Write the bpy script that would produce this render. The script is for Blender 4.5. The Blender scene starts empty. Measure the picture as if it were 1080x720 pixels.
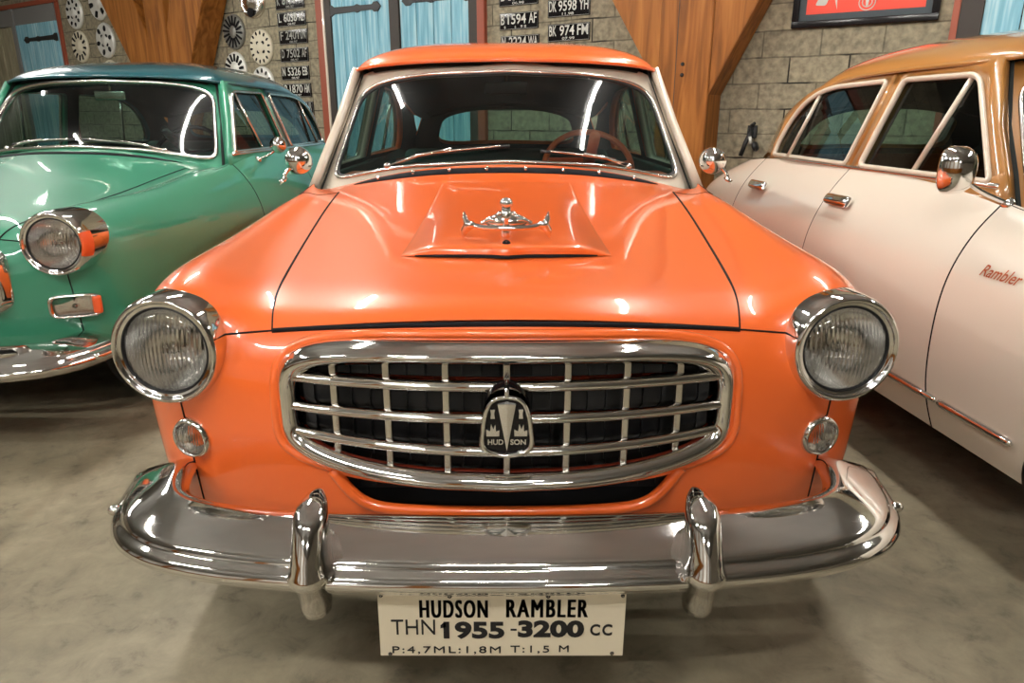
import bpy, bmesh, math, random
from mathutils import Vector, Matrix
from mathutils.bvhtree import BVHTree
from math import sin, cos, pi, radians

random.seed(7)
SC = bpy.context.scene
COL = SC.collection

# ------------------------------------------------------------------ camera
cam_d = bpy.data.cameras.new('camera')
cam_d.sensor_width = 36.0
cam_d.lens = 760.0 / 1080.0 * 36.0
cam_d.clip_start = 0.05
cam = bpy.data.objects.new('camera', cam_d)
COL.objects.link(cam)
cam.location = (0, 0, 1.2)
cam.rotation_euler = (radians(90 - 17.5), 0, radians(-0.45))
SC.camera = cam

# ------------------------------------------------------------------ view / world
SC.view_settings.view_transform = 'Standard'
SC.view_settings.look = 'None'
SC.view_settings.gamma = 1.0
SC.view_settings.use_curve_mapping = False
SC.view_settings.exposure = 0.52

wd = bpy.data.worlds.new('hall_ambient')
SC.world = wd
wd.use_nodes = True
wd.node_tree.nodes['Background'].inputs[0].default_value = (1.0, 0.93, 0.82, 1)
wd.node_tree.nodes['Background'].inputs[1].default_value = 0.02

FRONT_SHARE = 1.5
LAMP_POWER = 105.0          # emission strength of the fluorescent tubes


# ------------------------------------------------------------------ materials
def new_mat(name):
    m = bpy.data.materials.new(name)
    m.use_nodes = True
    nt = m.node_tree
    return m, nt, nt.nodes['Principled BSDF']


def pmat(name, col, rough=0.5, metal=0.0, coat=0.0, spec=0.5, coat_rough=0.03):
    m, nt, b = new_mat(name)
    b.inputs['Base Color'].default_value = (*col, 1)
    b.inputs['Roughness'].default_value = rough
    b.inputs['Metallic'].default_value = metal
    b.inputs['Coat Weight'].default_value = coat
    b.inputs['Coat Roughness'].default_value = coat_rough
    b.inputs['Specular IOR Level'].default_value = spec
    return m


def nn(nt, typ, **kw):
    n = nt.nodes.new(typ)
    for k, v in kw.items():
        setattr(n, k, v)
    return n


def ramp(nt, stops):
    r = nn(nt, 'ShaderNodeValToRGB')
    els = r.color_ramp.elements
    while len(els) < len(stops):
        els.new(0.5)
    for e, (p, c) in zip(els, stops):
        e.position = p
        e.color = (*c, 1)
    return r


def coords(nt, scale=(1, 1, 1)):
    tc = nn(nt, 'ShaderNodeTexCoord')
    mp = nn(nt, 'ShaderNodeMapping')
    mp.inputs['Scale'].default_value = scale
    nt.links.new(tc.outputs['Object'], mp.inputs['Vector'])
    return mp.outputs['Vector']


def noise_mat(name, stops, scale, nscale=(1, 1, 1), rough=0.6, detail=6, bump=0.0, metal=0.0, coat=0.0, dist=0.0):
    m, nt, b = new_mat(name)
    v = coords(nt, nscale)
    n = nn(nt, 'ShaderNodeTexNoise')
    n.inputs['Scale'].default_value = scale
    n.inputs['Detail'].default_value = detail
    n.inputs['Distortion'].default_value = dist
    nt.links.new(v, n.inputs['Vector'])
    r = ramp(nt, stops)
    nt.links.new(n.outputs['Fac'], r.inputs['Fac'])
    nt.links.new(r.outputs['Color'], b.inputs['Base Color'])
    b.inputs['Roughness'].default_value = rough
    b.inputs['Metallic'].default_value = metal
    b.inputs['Coat Weight'].default_value = coat
    if bump:
        bp = nn(nt, 'ShaderNodeBump')
        bp.inputs['Strength'].default_value = bump
        bp.inputs['Distance'].default_value = 0.01
        nt.links.new(n.outputs['Fac'], bp.inputs['Height'])
        nt.links.new(bp.outputs['Normal'], b.inputs['Normal'])
    return m


def glass_mat(name, tint, refl=1.0, rough=0.0, haze=0.0):
    m = bpy.data.materials.new(name)
    m.use_nodes = True
    nt = m.node_tree
    nt.nodes.clear()
    out = nn(nt, 'ShaderNodeOutputMaterial')
    mix = nn(nt, 'ShaderNodeMixShader')
    tr = nn(nt, 'ShaderNodeBsdfTransparent')
    tr.inputs['Color'].default_value = (*tint, 1)
    gl = nn(nt, 'ShaderNodeBsdfGlossy')
    gl.inputs['Roughness'].default_value = rough
    fr = nn(nt, 'ShaderNodeLayerWeight')
    fr.inputs['Blend'].default_value = 0.5
    pw = nn(nt, 'ShaderNodeMath', operation='POWER')
    pw.inputs[1].default_value = 5.0
    nt.links.new(fr.outputs['Facing'], pw.inputs[0])
    mu = nn(nt, 'ShaderNodeMath', operation='MULTIPLY_ADD', use_clamp=True)
    mu.inputs[1].default_value = 0.92
    mu.inputs[2].default_value = 0.045 * refl
    nt.links.new(pw.outputs[0], mu.inputs[0])
    nt.links.new(mu.outputs[0], mix.inputs[0])
    nt.links.new(tr.outputs[0], mix.inputs[1])
    nt.links.new(gl.outputs[0], mix.inputs[2])
    if haze:                               # thin dust film
        g2 = nn(nt, 'ShaderNodeBsdfGlossy')
        g2.inputs['Roughness'].default_value = 0.33
        m2 = nn(nt, 'ShaderNodeMixShader')
        m2.inputs[0].default_value = haze
        nt.links.new(mix.outputs[0], m2.inputs[1])
        nt.links.new(g2.outputs[0], m2.inputs[2])
        mix = m2
    nt.links.new(mix.outputs[0], out.inputs['Surface'])
    return m


def lens_mat(name, tint, freq):
    # fluted sealed-beam glass: weakly refracting, with vertical ribs
    m, nt, b = new_mat(name)
    b.inputs['Base Color'].default_value = (*tint, 1)
    b.inputs['Transmission Weight'].default_value = 1.0
    b.inputs['Roughness'].default_value = 0.02
    b.inputs['IOR'].default_value = 1.22
    b.inputs['Coat Weight'].default_value = 0.6
    b.inputs['Coat Roughness'].default_value = 0.03
    v = coords(nt)
    w = nn(nt, 'ShaderNodeTexWave', wave_type='BANDS', bands_direction='X')
    w.inputs['Scale'].default_value = freq
    w.inputs['Distortion'].default_value = 0.0
    nt.links.new(v, w.inputs['Vector'])
    bp = nn(nt, 'ShaderNodeBump')
    bp.inputs['Strength'].default_value = 0.7
    bp.inputs['Distance'].default_value = 0.006
    nt.links.new(w.outputs['Fac'], bp.inputs['Height'])
    nt.links.new(bp.outputs['Normal'], b.inputs['Normal'])
    return m


M = {}
M['orange'] = pmat('orange_paint', (0.90, 0.150, 0.024), 0.32, 0, 1.0)
M['cream'] = pmat('cream_paint', (0.66, 0.58, 0.47), 0.3, 0, 0.6)
M['green'] = pmat('green_paint', (0.032, 0.215, 0.125), 0.45, 0.0, 1.0, 0.3)
M['teal'] = pmat('dark_teal_paint', (0.003, 0.062, 0.078), 0.3, 0.1, 1.0)
M['beige'] = pmat('beige_paint', (0.71, 0.65, 0.55), 0.3, 0, 1.0)
M['tan'] = pmat('tan_paint', (0.38, 0.17, 0.04), 0.3, 0, 1.0)
M['chrome'] = pmat('chrome', (0.80, 0.79, 0.77), 0.06, 1.0)
M['chrome_soft'] = pmat('brushed_chrome', (0.70, 0.67, 0.62), 0.22, 1.0)
M['reflector'] = pmat('lamp_reflector', (0.97, 0.97, 0.96), 0.14, 0.9)
M['black'] = pmat('black_rubber', (0.008, 0.008, 0.009), 0.5)
M['dark'] = pmat('dark_cavity', (0.006, 0.006, 0.008), 0.8, spec=0.2)
M['gloss_black'] = pmat('black_enamel', (0.007, 0.006, 0.007), 0.15, 0, 0.0, 0.3)
M['glass'] = glass_mat('tinted_glass', (0.46, 0.62, 0.58), 1.2)
M['front_glass'] = glass_mat('dusty_front_glass', (0.50, 0.66, 0.61), 1.0, 0.0, 0.007)
M['lens'] = lens_mat('fluted_lens', (0.97, 0.97, 0.95), 36.0)
M['lens_small'] = lens_mat('small_lens', (0.85, 0.84, 0.80), 60.0)
M['red'] = pmat('red_trim', (0.55, 0.06, 0.02), 0.4)
M['tape'] = pmat('orange_reflector_tape', (0.72, 0.10, 0.02), 0.4)
M['seat'] = pmat('dark_green_upholstery', (0.018, 0.05, 0.042), 0.75)
M['seat_red'] = pmat('brown_red_upholstery', (0.16, 0.035, 0.02), 0.7)
M['lining'] = pmat('headliner_cloth', (0.020, 0.025, 0.023), 0.9)
M['orange_trim'] = pmat('orange_rim', (0.62, 0.10, 0.035), 0.4)
M['tyre'] = pmat('tyre_rubber', (0.012, 0.012, 0.012), 0.7)
M['plate'] = pmat('cream_sign', (0.74, 0.66, 0.50), 0.45)
M['ink'] = pmat('black_lettering', (0.008, 0.008, 0.010), 0.5)
M['white'] = pmat('white_lettering', (0.55, 0.55, 0.50), 0.6)
M['faded'] = pmat('faded_lettering', (0.30, 0.30, 0.27), 0.7)
M['silver'] = pmat('silver_emblem', (0.75, 0.72, 0.66), 0.25, 0.8)
M['script'] = pmat('copper_script', (0.42, 0.09, 0.03), 0.3, 0.7)
M['rubber_grey'] = pmat('grey_strip', (0.50, 0.48, 0.52), 0.5)


# ------------------------------------------------------------------ mesh helpers
def link(o, parent=None):
    COL.objects.link(o)
    if parent is not None:
        o.parent = parent
    return o


def mesh_obj(name, verts, faces, mat, parent=None, smooth=True, normals=None, mats=None, fmat=None):
    me = bpy.data.meshes.new(name)
    me.from_pydata([tuple(v) for v in verts], [], faces)
    if mats:
        for m in mats:
            me.materials.append(m)
        if fmat:
            me.polygons.foreach_set('material_index', fmat)
    else:
        me.materials.append(mat)
    me.polygons.foreach_set('use_smooth', [smooth] * len(me.polygons))
    me.update()
    if normals is not None:
        me.normals_split_custom_set_from_vertices([tuple(n) for n in normals])
    return link(bpy.data.objects.new(name, me), parent)


class MB:
    """collects shapes for ONE mesh object"""
    def __init__(self):
        self.v, self.f, self.m, self.st = [], [], [], []
        self.cur = 0

    def add(self, vf):
        v, f = vf
        o = len(self.v)
        self.st.append((o, len(self.f)))
        self.v += [tuple(p) for p in v]
        self.f += [tuple(i + o for i in q) for q in f]
        self.m += [self.cur] * len(f)
        return self

    def build_each(self, name, mat, parent=None, **kw):
        """every added shape becomes an object of its own"""
        out = []
        for a, (v0, f0) in enumerate(self.st):
            v1, f1 = self.st[a + 1] if a + 1 < len(self.st) else (len(self.v), len(self.f))
            q = MB()
            q.add((self.v[v0:v1], [tuple(i - v0 for i in t) for t in self.f[f0:f1]]))
            out.append(q.build(name, mat, parent, **kw))
        return out

    def build(self, name, mat, parent=None, smooth=True, recalc=True, autosmooth=None):
        mats = mat if isinstance(mat, list) else None
        o = mesh_obj(name, self.v, self.f, None if mats else mat, parent, smooth, None, mats, self.m if mats else None)
        if recalc:
            bm = bmesh.new()
            bm.from_mesh(o.data)
            bmesh.ops.recalc_face_normals(bm, faces=bm.faces)
            bm.to_mesh(o.data)
            bm.free()
        if autosmooth:
            o.data.set_sharp_from_angle(angle=radians(autosmooth))
        return o


def xf(vf, mat):
    return [mat @ Vector(p) for p in vf[0]], vf[1]


def mirx(vf):
    return [(-p[0], p[1], p[2]) for p in vf[0]], [tuple(reversed(q)) for q in vf[1]]


def catmull(pts, n, closed=False):
    P = [Vector(p) for p in pts]
    N = len(P)
    out = []
    segs = N if closed else N - 1
    for i in range(segs):
        if closed:
            a, b, c, d = P[(i - 1) % N], P[i], P[(i + 1) % N], P[(i + 2) % N]
        else:
            b, c = P[i], P[i + 1]
            a = P[i - 1] if i else b * 2 - c
            d = P[i + 2] if i + 2 < N else c * 2 - b
        for k in range(n):
            t = k / n
            out.append(0.5 * (2 * b + (c - a) * t + (2 * a - 5 * b + 4 * c - d) * t * t + (3 * b - a - 3 * c + d) * t ** 3))
    if not closed:
        out.append(P[-1])
    return out


def grid(rows, closed_u=False, closed_v=False):
    """rows: list of lists of points"""
    nu, nv = len(rows), len(rows[0])
    v = [p for r in rows for p in r]
    f = []
    for i in range(nu if closed_u else nu - 1):
        for j in range(nv if closed_v else nv - 1):
            a = i * nv + j
            b = i * nv + (j + 1) % nv
            c = ((i + 1) % nu) * nv + (j + 1) % nv
            d = ((i + 1) % nu) * nv + j
            f.append((a, b, c, d))
    return v, f


def tube(path, r, n=8, closed=False, flat=1.0, up=None, caps=True):
    P = [Vector(p) for p in path]
    N = len(P)
    rows = []
    prev = None
    for i in range(N):
        if closed:
            t = P[(i + 1) % N] - P[i - 1]
        else:
            t = P[min(i + 1, N - 1)] - P[max(i - 1, 0)]
        if t.length < 1e-9:
            t = Vector((0, 0, 1))
        t.normalize()
        if up is not None:
            a = Vector(up).cross(t)
        elif prev is None:
            a = t.orthogonal()
        else:
            a = prev - t * prev.dot(t)
        if a.length < 1e-6:
            a = t.orthogonal()
        a.normalize()
        prev = a
        b = t.cross(a)
        rr = r(i / (N - 1)) if callable(r) else r
        rows.append([P[i] + a * (cos(2 * pi * k / n) * rr) + b * (sin(2 * pi * k / n) * rr * flat) for k in range(n)])
    v, f = grid(rows, closed, True)
    if caps and not closed:
        f = list(f)
        f.append(tuple(range(n - 1, -1, -1)))
        f.append(tuple((N - 1) * n + k for k in range(n)))
    return v, f


def lathe(profile, n=32, M4=None):
    """profile (r, h) about local +Z"""
    rows = [[Vector((r * cos(2 * pi * k / n), r * sin(2 * pi * k / n), h)) for k in range(n)] for r, h in profile]
    v, f = grid(rows, False, True)
    if M4 is not None:
        v = [M4 @ p for p in v]
    return v, f


def box(x0, x1, y0, y1, z0, z1, M4=None, bev=0.0):
    bm = bmesh.new()
    bmesh.ops.create_cube(bm, size=1)
    for q in bm.verts:
        q.co = Vector((x0 + (q.co.x + .5) * (x1 - x0), y0 + (q.co.y + .5) * (y1 - y0), z0 + (q.co.z + .5) * (z1 - z0)))
    if bev:
        bmesh.ops.bevel(bm, geom=list(bm.edges), offset=bev, segments=3, affect='EDGES', profile=0.6)
    if M4 is not None:
        bm.transform(M4)
    bm.verts.index_update()
    r = [v.co.copy() for v in bm.verts], [tuple(v.index for v in f.verts) for f in bm.faces]
    bm.free()
    return r


def prism(poly, d0, d1, axis='y', bev=0.0):
    """poly [(a,b)] extruded along an axis; axis y: (a,d,b)"""
    mk = {'y': lambda a, b, d: (a, d, b), 'x': lambda a, b, d: (d, a, b), 'z': lambda a, b, d: (a, b, d)}[axis]
    n = len(poly)
    v = [mk(a, b, d0) for a, b in poly] + [mk(a, b, d1) for a, b in poly]
    f = [tuple(range(n)), tuple(range(2 * n - 1, n - 1, -1))]
    f += [(i, n + i, n + (i + 1) % n, (i + 1) % n) for i in range(n)]
    if bev:
        bm = bmesh.new()
        vs = [bm.verts.new(p) for p in v]
        for q in f:
            bm.faces.new([vs[i] for i in q])
        bmesh.ops.recalc_face_normals(bm, faces=bm.faces)
        bmesh.ops.bevel(bm, geom=list(bm.edges), offset=bev, segments=2, affect='EDGES')
        bm.verts.index_update()
        v = [q.co.copy() for q in bm.verts]
        f = [tuple(x.index for x in q.verts) for q in bm.faces]
        bm.free()
    return v, f


def ellipsoid(c, r, nu=16, nv=10):
    rows = []
    for j in range(nv + 1):
        t = -pi / 2 + pi * j / nv
        t = max(min(t, pi / 2 - 0.01), -pi / 2 + 0.01)
        rows.append([Vector((c[0] + r[0] * cos(t) * cos(2 * pi * i / nu), c[1] + r[1] * cos(t) * sin(2 * pi * i / nu), c[2] + r[2] * sin(t))) for i in range(nu)])
    return grid(rows, False, True)


def round_poly(pts, r, n=5):
    out = []
    N = len(pts)
    for i in range(N):
        p, a, b = Vector(pts[i]), Vector(pts[i - 1]), Vector(pts[(i + 1) % N])
        rr = r[i] if isinstance(r, (list, tuple)) else r
        da, db = (a - p), (b - p)
        k = min(rr, da.length * .49, db.length * .49)
        s, e = p + da.normalized() * k, p + db.normalized() * k
        if k < 1e-5:
            out.append(tuple(p))
            continue
        for q in range(n + 1):
            t = q / n
            out.append(tuple(s * (1 - t) ** 2 + p * 2 * t * (1 - t) + e * t * t))
    return out


def fill_loops(loops):
    """triangulate planar-ish outline with holes (loops of 3D points)"""
    bm = bmesh.new()
    es = []
    for lp in loops:
        vs = [bm.verts.new(p) for p in lp]
        for i in range(len(vs)):
            es.append(bm.edges.new((vs[i], vs[(i + 1) % len(vs)])))
    bmesh.ops.triangle_fill(bm, use_beauty=True, use_dissolve=False, edges=es)
    bm.verts.index_update()
    r = [v.co.copy() for v in bm.verts], [tuple(v.index for v in f.verts) for f in bm.faces]
    bm.free()
    return r


def superpts(a, b, n, cnt, cx=0, cy=0):
    out = []
    for k in range(cnt):
        t = 2 * pi * k / cnt
        c, s = cos(t), sin(t)
        out.append((cx + a * math.copysign(abs(c) ** (2 / n), c), cy + b * math.copysign(abs(s) ** (2 / n), s)))
    return out


_text_cache = {}


def text_vf(body, bold=0.0, shear=0.0, ext=1.0):
    """text as triangles in a unit box x 0..1, y 0..1"""
    key = (body, bold, shear, ext)
    if key not in _text_cache:
        cu = bpy.data.curves.new('t', 'FONT')
        cu.body = body
        cu.offset = bold
        cu.shear = shear
        cu.space_character = ext
        cu.resolution_u = 4
        o = bpy.data.objects.new('t', cu)
        COL.objects.link(o)
        dg = bpy.context.evaluated_depsgraph_get()
        dg.update()
        me = o.evaluated_get(dg).to_mesh()
        v = [q.co.copy() for q in me.vertices]
        f = [tuple(p.vertices) for p in me.polygons]
        o.evaluated_get(dg).to_mesh_clear()
        bpy.data.objects.remove(o)
        x0, x1 = min(p.x for p in v), max(p.x for p in v)
        y0, y1 = min(p.y for p in v), max(p.y for p in v)
        v = [((p.x - x0) / (x1 - x0), (p.y - y0) / (y1 - y0)) for p in v]
        _text_cache[key] = (v, f)
    return _text_cache[key]


def text_on(body, x0, x1, z0, z1, y, bold=0.0, shear=0.0, depth=0.0015, space=1.0):
    """letters standing in the XZ plane, facing -Y, as thin solid letters"""
    v, f = text_vf(body, bold, shear, space)
    n = len(v)
    P = [(x0 + a * (x1 - x0), y, z0 + b * (z1 - z0)) for a, b in v]
    Q = [(p[0], y - depth, p[2]) for p in P]
    F = [tuple(reversed(q)) for q in f] + [tuple(i + n for i in q) for q in f]
    cnt = {}
    for q in f:
        for i in range(len(q)):
            a, b = q[i], q[(i + 1) % len(q)]
            cnt[(a, b)] = cnt.get((a, b), 0) + 1
    for (a, b) in cnt:
        if (b, a) not in cnt:
            F.append((a, b, b + n, a + n))
    return P + Q, F


def empty(name, loc=(0, 0, 0), rz=0.0, label=None, cat=None, group=None, kind=None, parent=None):
    o = bpy.data.objects.new(name, None)
    o.empty_display_size = 0.1
    o.location = loc
    o.rotation_euler = (0, 0, rz)
    tag(o, label, cat, group, kind)
    return link(o, parent)


def tag(o, label=None, cat=None, group=None, kind=None):
    if label:
        o['label'] = label
    if cat:
        o['category'] = cat
    if group:
        o['group'] = group
    if kind:
        o['kind'] = kind
    return o


def copy_tree(o, parent=None):
    c = o.copy()
    COL.objects.link(c)
    if parent is not None:
        c.parent = parent
    for ch in list(o.children):
        copy_tree(ch, c)
    return c


# ================================================================== ROOM
WANG = radians(34)
WY = 6.9
E1 = Vector((cos(WANG), -sin(WANG), 0))
EN = Vector((sin(WANG), cos(WANG), 0))
WD = EN.y * WY                       # distance of the block wall along its normal
CEIL = 3.7
A0, A1, N0 = -15.0, 9.0, -6.6        # room extent along the wall / depth


def wp(a, off, z=0.0):
    """point: a metres along the block wall, off metres in front of it"""
    return E1 * a + EN * (WD - off) + Vector((0, 0, z))


# block wall material
def block_mat():
    m, nt, b = new_mat('concrete_blocks')
    tc = nn(nt, 'ShaderNodeTexCoord')
    br = nn(nt, 'ShaderNodeTexBrick')
    br.offset = 0.5
    sep = nn(nt, 'ShaderNodeSeparateXYZ')
    cmb = nn(nt, 'ShaderNodeCombineXYZ')
    nt.links.new(tc.outputs['Object'], sep.inputs[0])
    nz = nn(nt, 'ShaderNodeTexNoise')
    nz.inputs['Scale'].default_value = 5.0
    nz.inputs['Detail'].default_value = 3.0
    nt.links.new(tc.outputs['Object'], nz.inputs['Vector'])
    wob = nn(nt, 'ShaderNodeMath', operation='MULTIPLY_ADD')
    wob.inputs[1].default_value = 0.02
    nt.links.new(nz.outputs['Fac'], wob.inputs[0])
    nt.links.new(sep.outputs['Z'], wob.inputs[2])
    nt.links.new(sep.outputs['X'], cmb.inputs['X'])
    nt.links.new(wob.outputs[0], cmb.inputs['Y'])
    nt.links.new(cmb.outputs[0], br.inputs['Vector'])
    br.inputs['Scale'].default_value = 1.0
    br.inputs['Mortar Size'].default_value = 0.006
    br.inputs['Mortar Smooth'].default_value = 0.2
    br.inputs['Bias'].default_value = 0.0
    br.inputs['Brick Width'].default_value = 0.40
    br.inputs['Row Height'].default_value = 0.178
    br.inputs['Color1'].default_value = (0.33, 0.295, 0.205, 1)
    br.inputs['Color2'].default_value = (0.275, 0.245, 0.172, 1)
    br.inputs['Mortar'].default_value = (0.17, 0.15, 0.105, 1)
    n2 = nn(nt, 'ShaderNodeTexNoise')
    n2.inputs['Scale'].default_value = 22.0
    n2.inputs['Detail'].default_value = 8.0
    nt.links.new(tc.outputs['Object'], n2.inputs['Vector'])
    r2 = ramp(nt, [(0.3, (0.55, 0.55, 0.55)), (0.7, (1.25, 1.22, 1.18))])
    nt.links.new(n2.outputs['Fac'], r2.inputs['Fac'])
    mx = nn(nt, 'ShaderNodeMix', data_type='RGBA', blend_type='MULTIPLY')
    mx.inputs['Factor'].default_value = 1.0
    nt.links.new(br.outputs['Color'], mx.inputs['A'])
    nt.links.new(r2.outputs['Color'], mx.inputs['B'])
    # crumbled dark spots along the joints
    n3 = nn(nt, 'ShaderNodeTexNoise')
    n3.inputs['Scale'].default_value = 3.2
    n3.inputs['Detail'].default_value = 2.0
    nt.links.new(tc.outputs['Object'], n3.inputs['Vector'])
    r3 = ramp(nt, [(0.50, (0, 0, 0)), (0.60, (1, 1, 1))])
    nt.links.new(n3.outputs['Fac'], r3.inputs['Fac'])
    mm = nn(nt, 'ShaderNodeMath', operation='MULTIPLY')
    nt.links.new(r3.outputs['Color'], mm.inputs[0])
    nt.links.new(br.outputs['Fac'], mm.inputs[1])
    mx2 = nn(nt, 'ShaderNodeMix', data_type='RGBA')
    nt.links.new(mm.outputs[0], mx2.inputs['Factor'])
    nt.links.new(mx.outputs['Result'], mx2.inputs['A'])
    mx2.inputs['B'].default_value = (0.016, 0.014, 0.010, 1)
    nt.links.new(mx2.outputs['Result'], b.inputs['Base Color'])
    b.inputs['Roughness'].default_value = 0.9
    hs = nn(nt, 'ShaderNodeMath', operation='MULTIPLY_ADD')
    hs.inputs[1].default_value = -0.8
    nt.links.new(br.outputs['Fac'], hs.inputs[0])
    nt.links.new(n2.outputs['Fac'], hs.inputs[2])
    bp = nn(nt, 'ShaderNodeBump')
    bp.inputs['Strength'].default_value = 0.7
    bp.inputs['Distance'].default_value = 0.012
    nt.links.new(hs.outputs[0], bp.inputs['Height'])
    nt.links.new(bp.outputs['Normal'], b.inputs['Normal'])
    return m


def floor_mat():
    m, nt, b = new_mat('stained_concrete')
    v = coords(nt)
    n1 = nn(nt, 'ShaderNodeTexNoise')
    n1.inputs['Scale'].default_value = 2.2
    n1.inputs['Detail'].default_value = 8.0
    n1.inputs['Roughness'].default_value = 0.6
    n1.inputs['Distortion'].default_value = 0.6
    nt.links.new(v, n1.inputs['Vector'])
    r1 = ramp(nt, [(0.30, (0.19, 0.165, 0.11)), (0.50, (0.27, 0.235, 0.16)), (0.70, (0.35, 0.30, 0.21))])
    nt.links.new(n1.outputs['Fac'], r1.inputs['Fac'])
    n2 = nn(nt, 'ShaderNodeTexNoise')
    n2.inputs['Scale'].default_value = 11.0
    n2.inputs['Detail'].default_value = 14.0
    n2.inputs['Roughness'].default_value = 0.68
    n2.inputs['Distortion'].default_value = 0.4
    nt.links.new(v, n2.inputs['Vector'])
    r2 = ramp(nt, [(0.30, (0.50, 0.49, 0.47)), (0.44, (0.86, 0.86, 0.85)), (0.70, (1.15, 1.15, 1.12))])
    nt.links.new(n2.outputs['Fac'], r2.inputs['Fac'])
    mx = nn(nt, 'ShaderNodeMix', data_type='RGBA', blend_type='MULTIPLY')
    mx.inputs['Factor'].default_value = 1.0
    nt.links.new(r1.outputs['Color'], mx.inputs['A'])
    nt.links.new(r2.outputs['Color'], mx.inputs['B'])
    nt.links.new(mx.outputs['Result'], b.inputs['Base Color'])
    b.inputs['Roughness'].default_value = 0.55
    bp = nn(nt, 'ShaderNodeBump')
    bp.inputs['Strength'].default_value = 0.15
    bp.inputs['Distance'].default_value = 0.01
    nt.links.new(n2.outputs['Fac'], bp.inputs['Height'])
    nt.links.new(bp.outputs['Normal'], b.inputs['Normal'])
    return m


M['block'] = block_mat()
M['floor'] = floor_mat()
M['plaster'] = noise_mat('pale_plaster', [(0.3, (0.50, 0.47, 0.42)), (0.7, (0.62, 0.59, 0.54))], 1.5, rough=0.9)
M['reflect_white'] = pmat('reflection_panel_white', (0.80, 0.79, 0.76), 0.8)  # for the unseen white panels added as chrome reflections
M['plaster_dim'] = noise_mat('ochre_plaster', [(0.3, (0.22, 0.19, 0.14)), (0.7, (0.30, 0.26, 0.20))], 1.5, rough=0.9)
M['ceil'] = noise_mat('grey_ceiling', [(0.3, (0.20, 0.195, 0.185)), (0.7, (0.27, 0.265, 0.25))], 1.0, rough=0.9)
M['wood'] = noise_mat('oiled_timber', [(0.25, (0.115, 0.036, 0.006)), (0.50, (0.28, 0.10, 0.018)), (0.75, (0.43, 0.17, 0.038))],
                      3.0, (4.0, 4.0, 0.35), rough=0.5, detail=8, bump=0.1, dist=1.2)
M['wood'].node_tree.nodes['Principled BSDF'].inputs['Specular IOR Level'].default_value = 0.2
M['blue'] = noise_mat('blue_planks', [(0.30, (0.13, 0.37, 0.50)), (0.52, (0.27, 0.55, 0.67)), (0.72, (0.55, 0.75, 0.80))],
                      9.0, (4.0, 1.0, 0.22), rough=0.7, detail=9)
M['red_frame'] = pmat('red_brown_frame', (0.30, 0.065, 0.03), 0.55)
M['iron'] = pmat('black_iron', (0.012, 0.013, 0.014), 0.55)
M['dark_post'] = pmat('dark_brown_frame', (0.035, 0.026, 0.020), 0.6)
M['old_plank'] = noise_mat('drab_planks', [(0.3, (0.22, 0.20, 0.13)), (0.7, (0.42, 0.38, 0.26))], 6.0, (3, 1, 0.3), rough=0.8)
M['grey_band'] = pmat('grey_lintel', (0.20, 0.20, 0.20), 0.7)


def wall_frame(o):
    """objects made in wall coordinates: x along the wall, -y out into the room"""
    o.location = EN * WD
    o.rotation_euler = (0, 0, -WANG)
    return o


fl = MB().add(([wp(A0, -0.2, 0), wp(A1, -0.2, 0), wp(A1, WD - N0, 0), wp(A0, WD - N0, 0)], [(0, 1, 2, 3)])).build('floor', M['floor'], smooth=False)
tag(fl, kind='structure')
ce = MB().add(box(A0, A1, -(WD - N0), 0.2, CEIL, CEIL + 0.1)).build('ceiling', M['ceil'], smooth=False)
tag(wall_frame(ce), kind='structure')
wb = MB().add(box(A0, A1, 0, 0.2, 0, CEIL)).build('wall_back', M['block'], smooth=False)
tag(wall_frame(wb), kind='structure')
wl = MB().add(box(A0 - 0.2, A0, -(WD - N0), 0.2, 0, CEIL)).build('wall_left', M['plaster_dim'], smooth=False)
tag(wall_frame(wl), kind='structure')
wr = MB().add(box(A1, A1 + 0.2, -(WD - N0), 0.2, 0, CEIL)).build('wall_right', M['plaster_dim'], smooth=False)
tag(wall_frame(wr), kind='structure')
wf = MB().add(box(A0, A1, -(WD - N0) - 0.2, -(WD - N0), 0, CEIL)).build('wall_front', M['plaster'], smooth=False)
tag(wall_frame(wf), kind='structure')


# unseen timber dado and posts, added behind the camera for chrome to reflect
tr = MB().add(box(A0, A1, -(WD - N0), -(WD - N0) + .05, 0, .95)).add(box(A0, A1, -(WD - N0), -(WD - N0) + .09, .95, 1.02, bev=.01)).build('reflect_trim_1', M['wood'], smooth=False)
tag(wall_frame(tr), kind='structure')
for k_, a_ in enumerate((-11.5, -8.0, -4.5, -1.0, 2.5, 6.0)):
    tr = MB().add(box(a_ - .17, a_ + .17, -(WD - N0), -(WD - N0) + .26, 0, CEIL - .01, bev=.01)).build('reflect_trim_%d' % (k_ + 2), M['wood'], smooth=False)
    tag(wall_frame(tr), kind='structure')
for k_, a_ in enumerate((-9.75, -6.25, -2.75, .75, 4.25)):  # unseen white panels, added to give the chrome bright reflections
    tr = MB().add(box(a_ - .8, a_ + .8, -(WD - N0), -(WD - N0) + .06, 1.05, 2.9)).build('reflect_trim_%d' % (k_ + 8), M['reflect_white'], smooth=False)
    tag(wall_frame(tr), kind='structure')


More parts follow.
